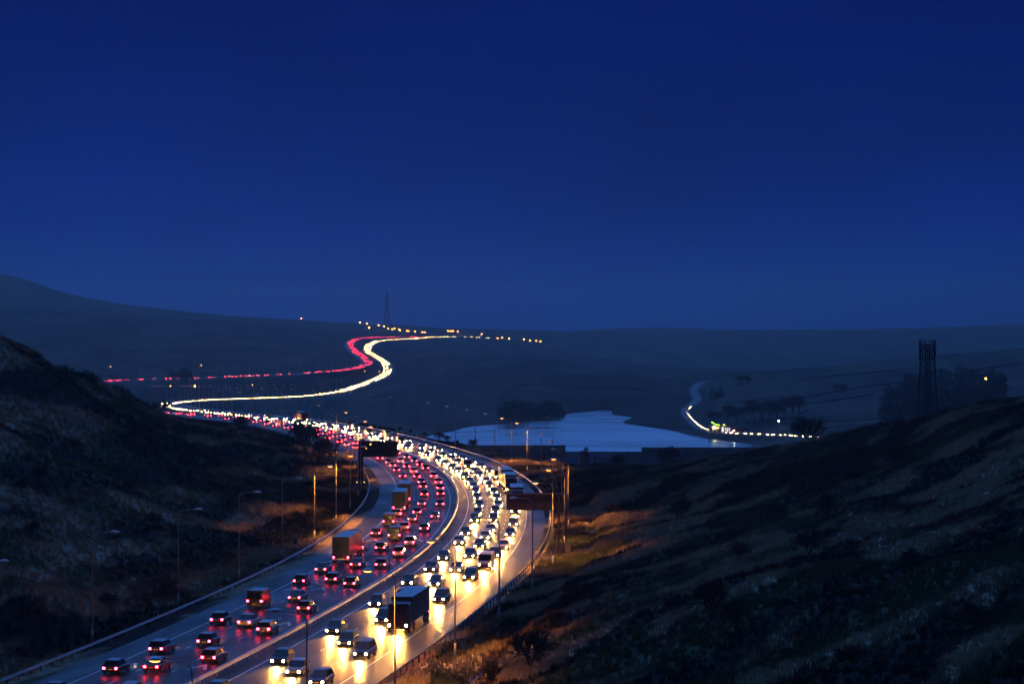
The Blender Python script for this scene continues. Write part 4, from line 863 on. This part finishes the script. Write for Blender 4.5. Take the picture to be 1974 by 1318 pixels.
# ------------------------------------------------------------------ grass and heather cover (uncountable)
def tuft(seed,nb,h,w):
    rnd=np.random.default_rng(seed); m=MB()
    for k in range(nb):
        a=rnd.uniform(0,6.28); r=rnd.uniform(0,w); x,y=r*math.cos(a),r*math.sin(a); l=h*rnd.uniform(.5,1); b=rnd.uniform(0,6.28); ln=rnd.uniform(.1,.55)*l; wd=.035
        m.add([(x-wd*math.sin(b),y+wd*math.cos(b),-.05),(x+wd*math.sin(b),y-wd*math.cos(b),-.05),(x+ln*math.cos(b),y+ln*math.sin(b),l)],[(0,1,2)])
    return m.mesh('tuft',M['tuft'])
tufts=[tuft(i,16,.55,.3) for i in range(4)]
tcol=bpy.data.collections.new('tuft_sources')
for t in tufts: tcol.objects.link(bpy.data.objects.new('tuft_source',t))
def scatter_points(N,px0,px1,d0,d1):
    px=RNG.uniform(px0,px1,N); d=np.sqrt(RNG.uniform(d0**2,d1**2,N)); X=(px-CX)/F*d
    l,_=lateral(E,X,d); keep=(np.where(d<960,np.abs(l+.3)>19.2,np.abs(l)>60)); X,d=X[keep],d[keep]
    return X,d
def verge_points(N,l0,l1,y0,y1):
    q=RNG.uniform(E.s_of_y(y0),E.s_of_y(y1),N); l=RNG.uniform(l0,l1,N); p=E.at(q,l); return p[0],p[1]
parts_=[verge_points(11000,18.4,31,205,640),verge_points(9000,-30,-19.0,215,640),scatter_points(150000,930,2060,110,700),scatter_points(100000,-80,760,220,930),scatter_points(16000,700,1160,380,760)]
X=np.concatenate([a[0] for a in parts_]); Y=np.concatenate([a[1] for a in parts_]); Z=height(X,Y); cv=cover(X,Y,Z)
lum=cv.sum(1); keep=RNG.random(len(X))<np.clip(.35+lum*3,0,1); X,Y,Z,cv=X[keep],Y[keep],Z[keep],cv[keep]
pm=bpy.data.meshes.new('grass'); pm.vertices.add(len(X)); pm.vertices.foreach_set('co',np.c_[X,Y,Z].astype(np.float32).ravel())
cv=cv*RNG.uniform(.75,1.25,(len(X),1)); at=pm.attributes.new('tint','FLOAT_COLOR','POINT'); at.data.foreach_set('color',np.c_[cv,np.ones(len(X))].astype(np.float32).ravel())
at=pm.attributes.new('size','FLOAT','POINT'); at.data.foreach_set('value',(RNG.uniform(.6,1.5,len(X))*(1+.5*(Y>420))).astype(np.float32))
at=pm.attributes.new('turn','FLOAT','POINT'); at.data.foreach_set('value',RNG.uniform(0,6.28,len(X)).astype(np.float32))
grass=tag(link('grass',pm),kind='stuff')
ng=bpy.data.node_groups.new('grass_scatter','GeometryNodeTree'); ng.interface.new_socket('Geometry',in_out='INPUT',socket_type='NodeSocketGeometry'); ng.interface.new_socket('Geometry',in_out='OUTPUT',socket_type='NodeSocketGeometry')
gi=ng.nodes.new('NodeGroupInput'); go=ng.nodes.new('NodeGroupOutput'); ip=ng.nodes.new('GeometryNodeInstanceOnPoints'); ci=ng.nodes.new('GeometryNodeCollectionInfo')
ci.inputs['Collection'].default_value=tcol; ci.inputs['Separate Children'].default_value=True; ci.inputs['Reset Children'].default_value=True; ip.inputs['Pick Instance'].default_value=True
def named(nm,ty='FLOAT'):
    a=ng.nodes.new('GeometryNodeInputNamedAttribute'); a.data_type=ty; a.inputs[0].default_value=nm; return a
sz=named('size'); tn=named('turn'); cx_=ng.nodes.new('ShaderNodeCombineXYZ'); m2p=ng.nodes.new('GeometryNodeMeshToPoints')
ng.links.new(gi.outputs[0],m2p.inputs[0]); ng.links.new(m2p.outputs[0],ip.inputs['Points']); ng.links.new(ci.outputs[0],ip.inputs['Instance']); ng.links.new(sz.outputs[0],ip.inputs['Scale'])
ng.links.new(tn.outputs[0],cx_.inputs[2]); ng.links.new(cx_.outputs[0],ip.inputs['Rotation']); ng.links.new(ip.outputs[0],go.inputs[0])
gm=grass.modifiers.new('scatter','NODES'); gm.node_group=ng

# drain water at the foot of the right bank
for y0,y1 in ((228,262),(266,290),(372,440)):
    o=strip('water',E,24.4,25.5,E.s_of_y(y0),E.s_of_y(y1),3,M['water'],0,None,1); 
    for v in o.data.vertices: v.co.z=float(height([v.co.x],[v.co.y])[0])+.12
    tag(o,kind='structure')

# ------------------------------------------------------------------ haze
hz=MB(); hz.box(-6000,6000,-400,10200,-75,215)
hm=bpy.data.materials.new('evening_haze'); hm.use_nodes=True; nt=hm.node_tree; nt.nodes.remove(nt.nodes['Principled BSDF'])
pv=nt.nodes.new('ShaderNodeVolumePrincipled'); (.26,.78,1,1); pv.inputs['Density'].default_value=1.35e-4; pv.inputs['Anisotropy'].default_value=.55
nt.links.new(pv.outputs[0],nt.nodes['Material Output'].inputs['Volume'])
tag(hz.build('haze',hm),kind='stuff')
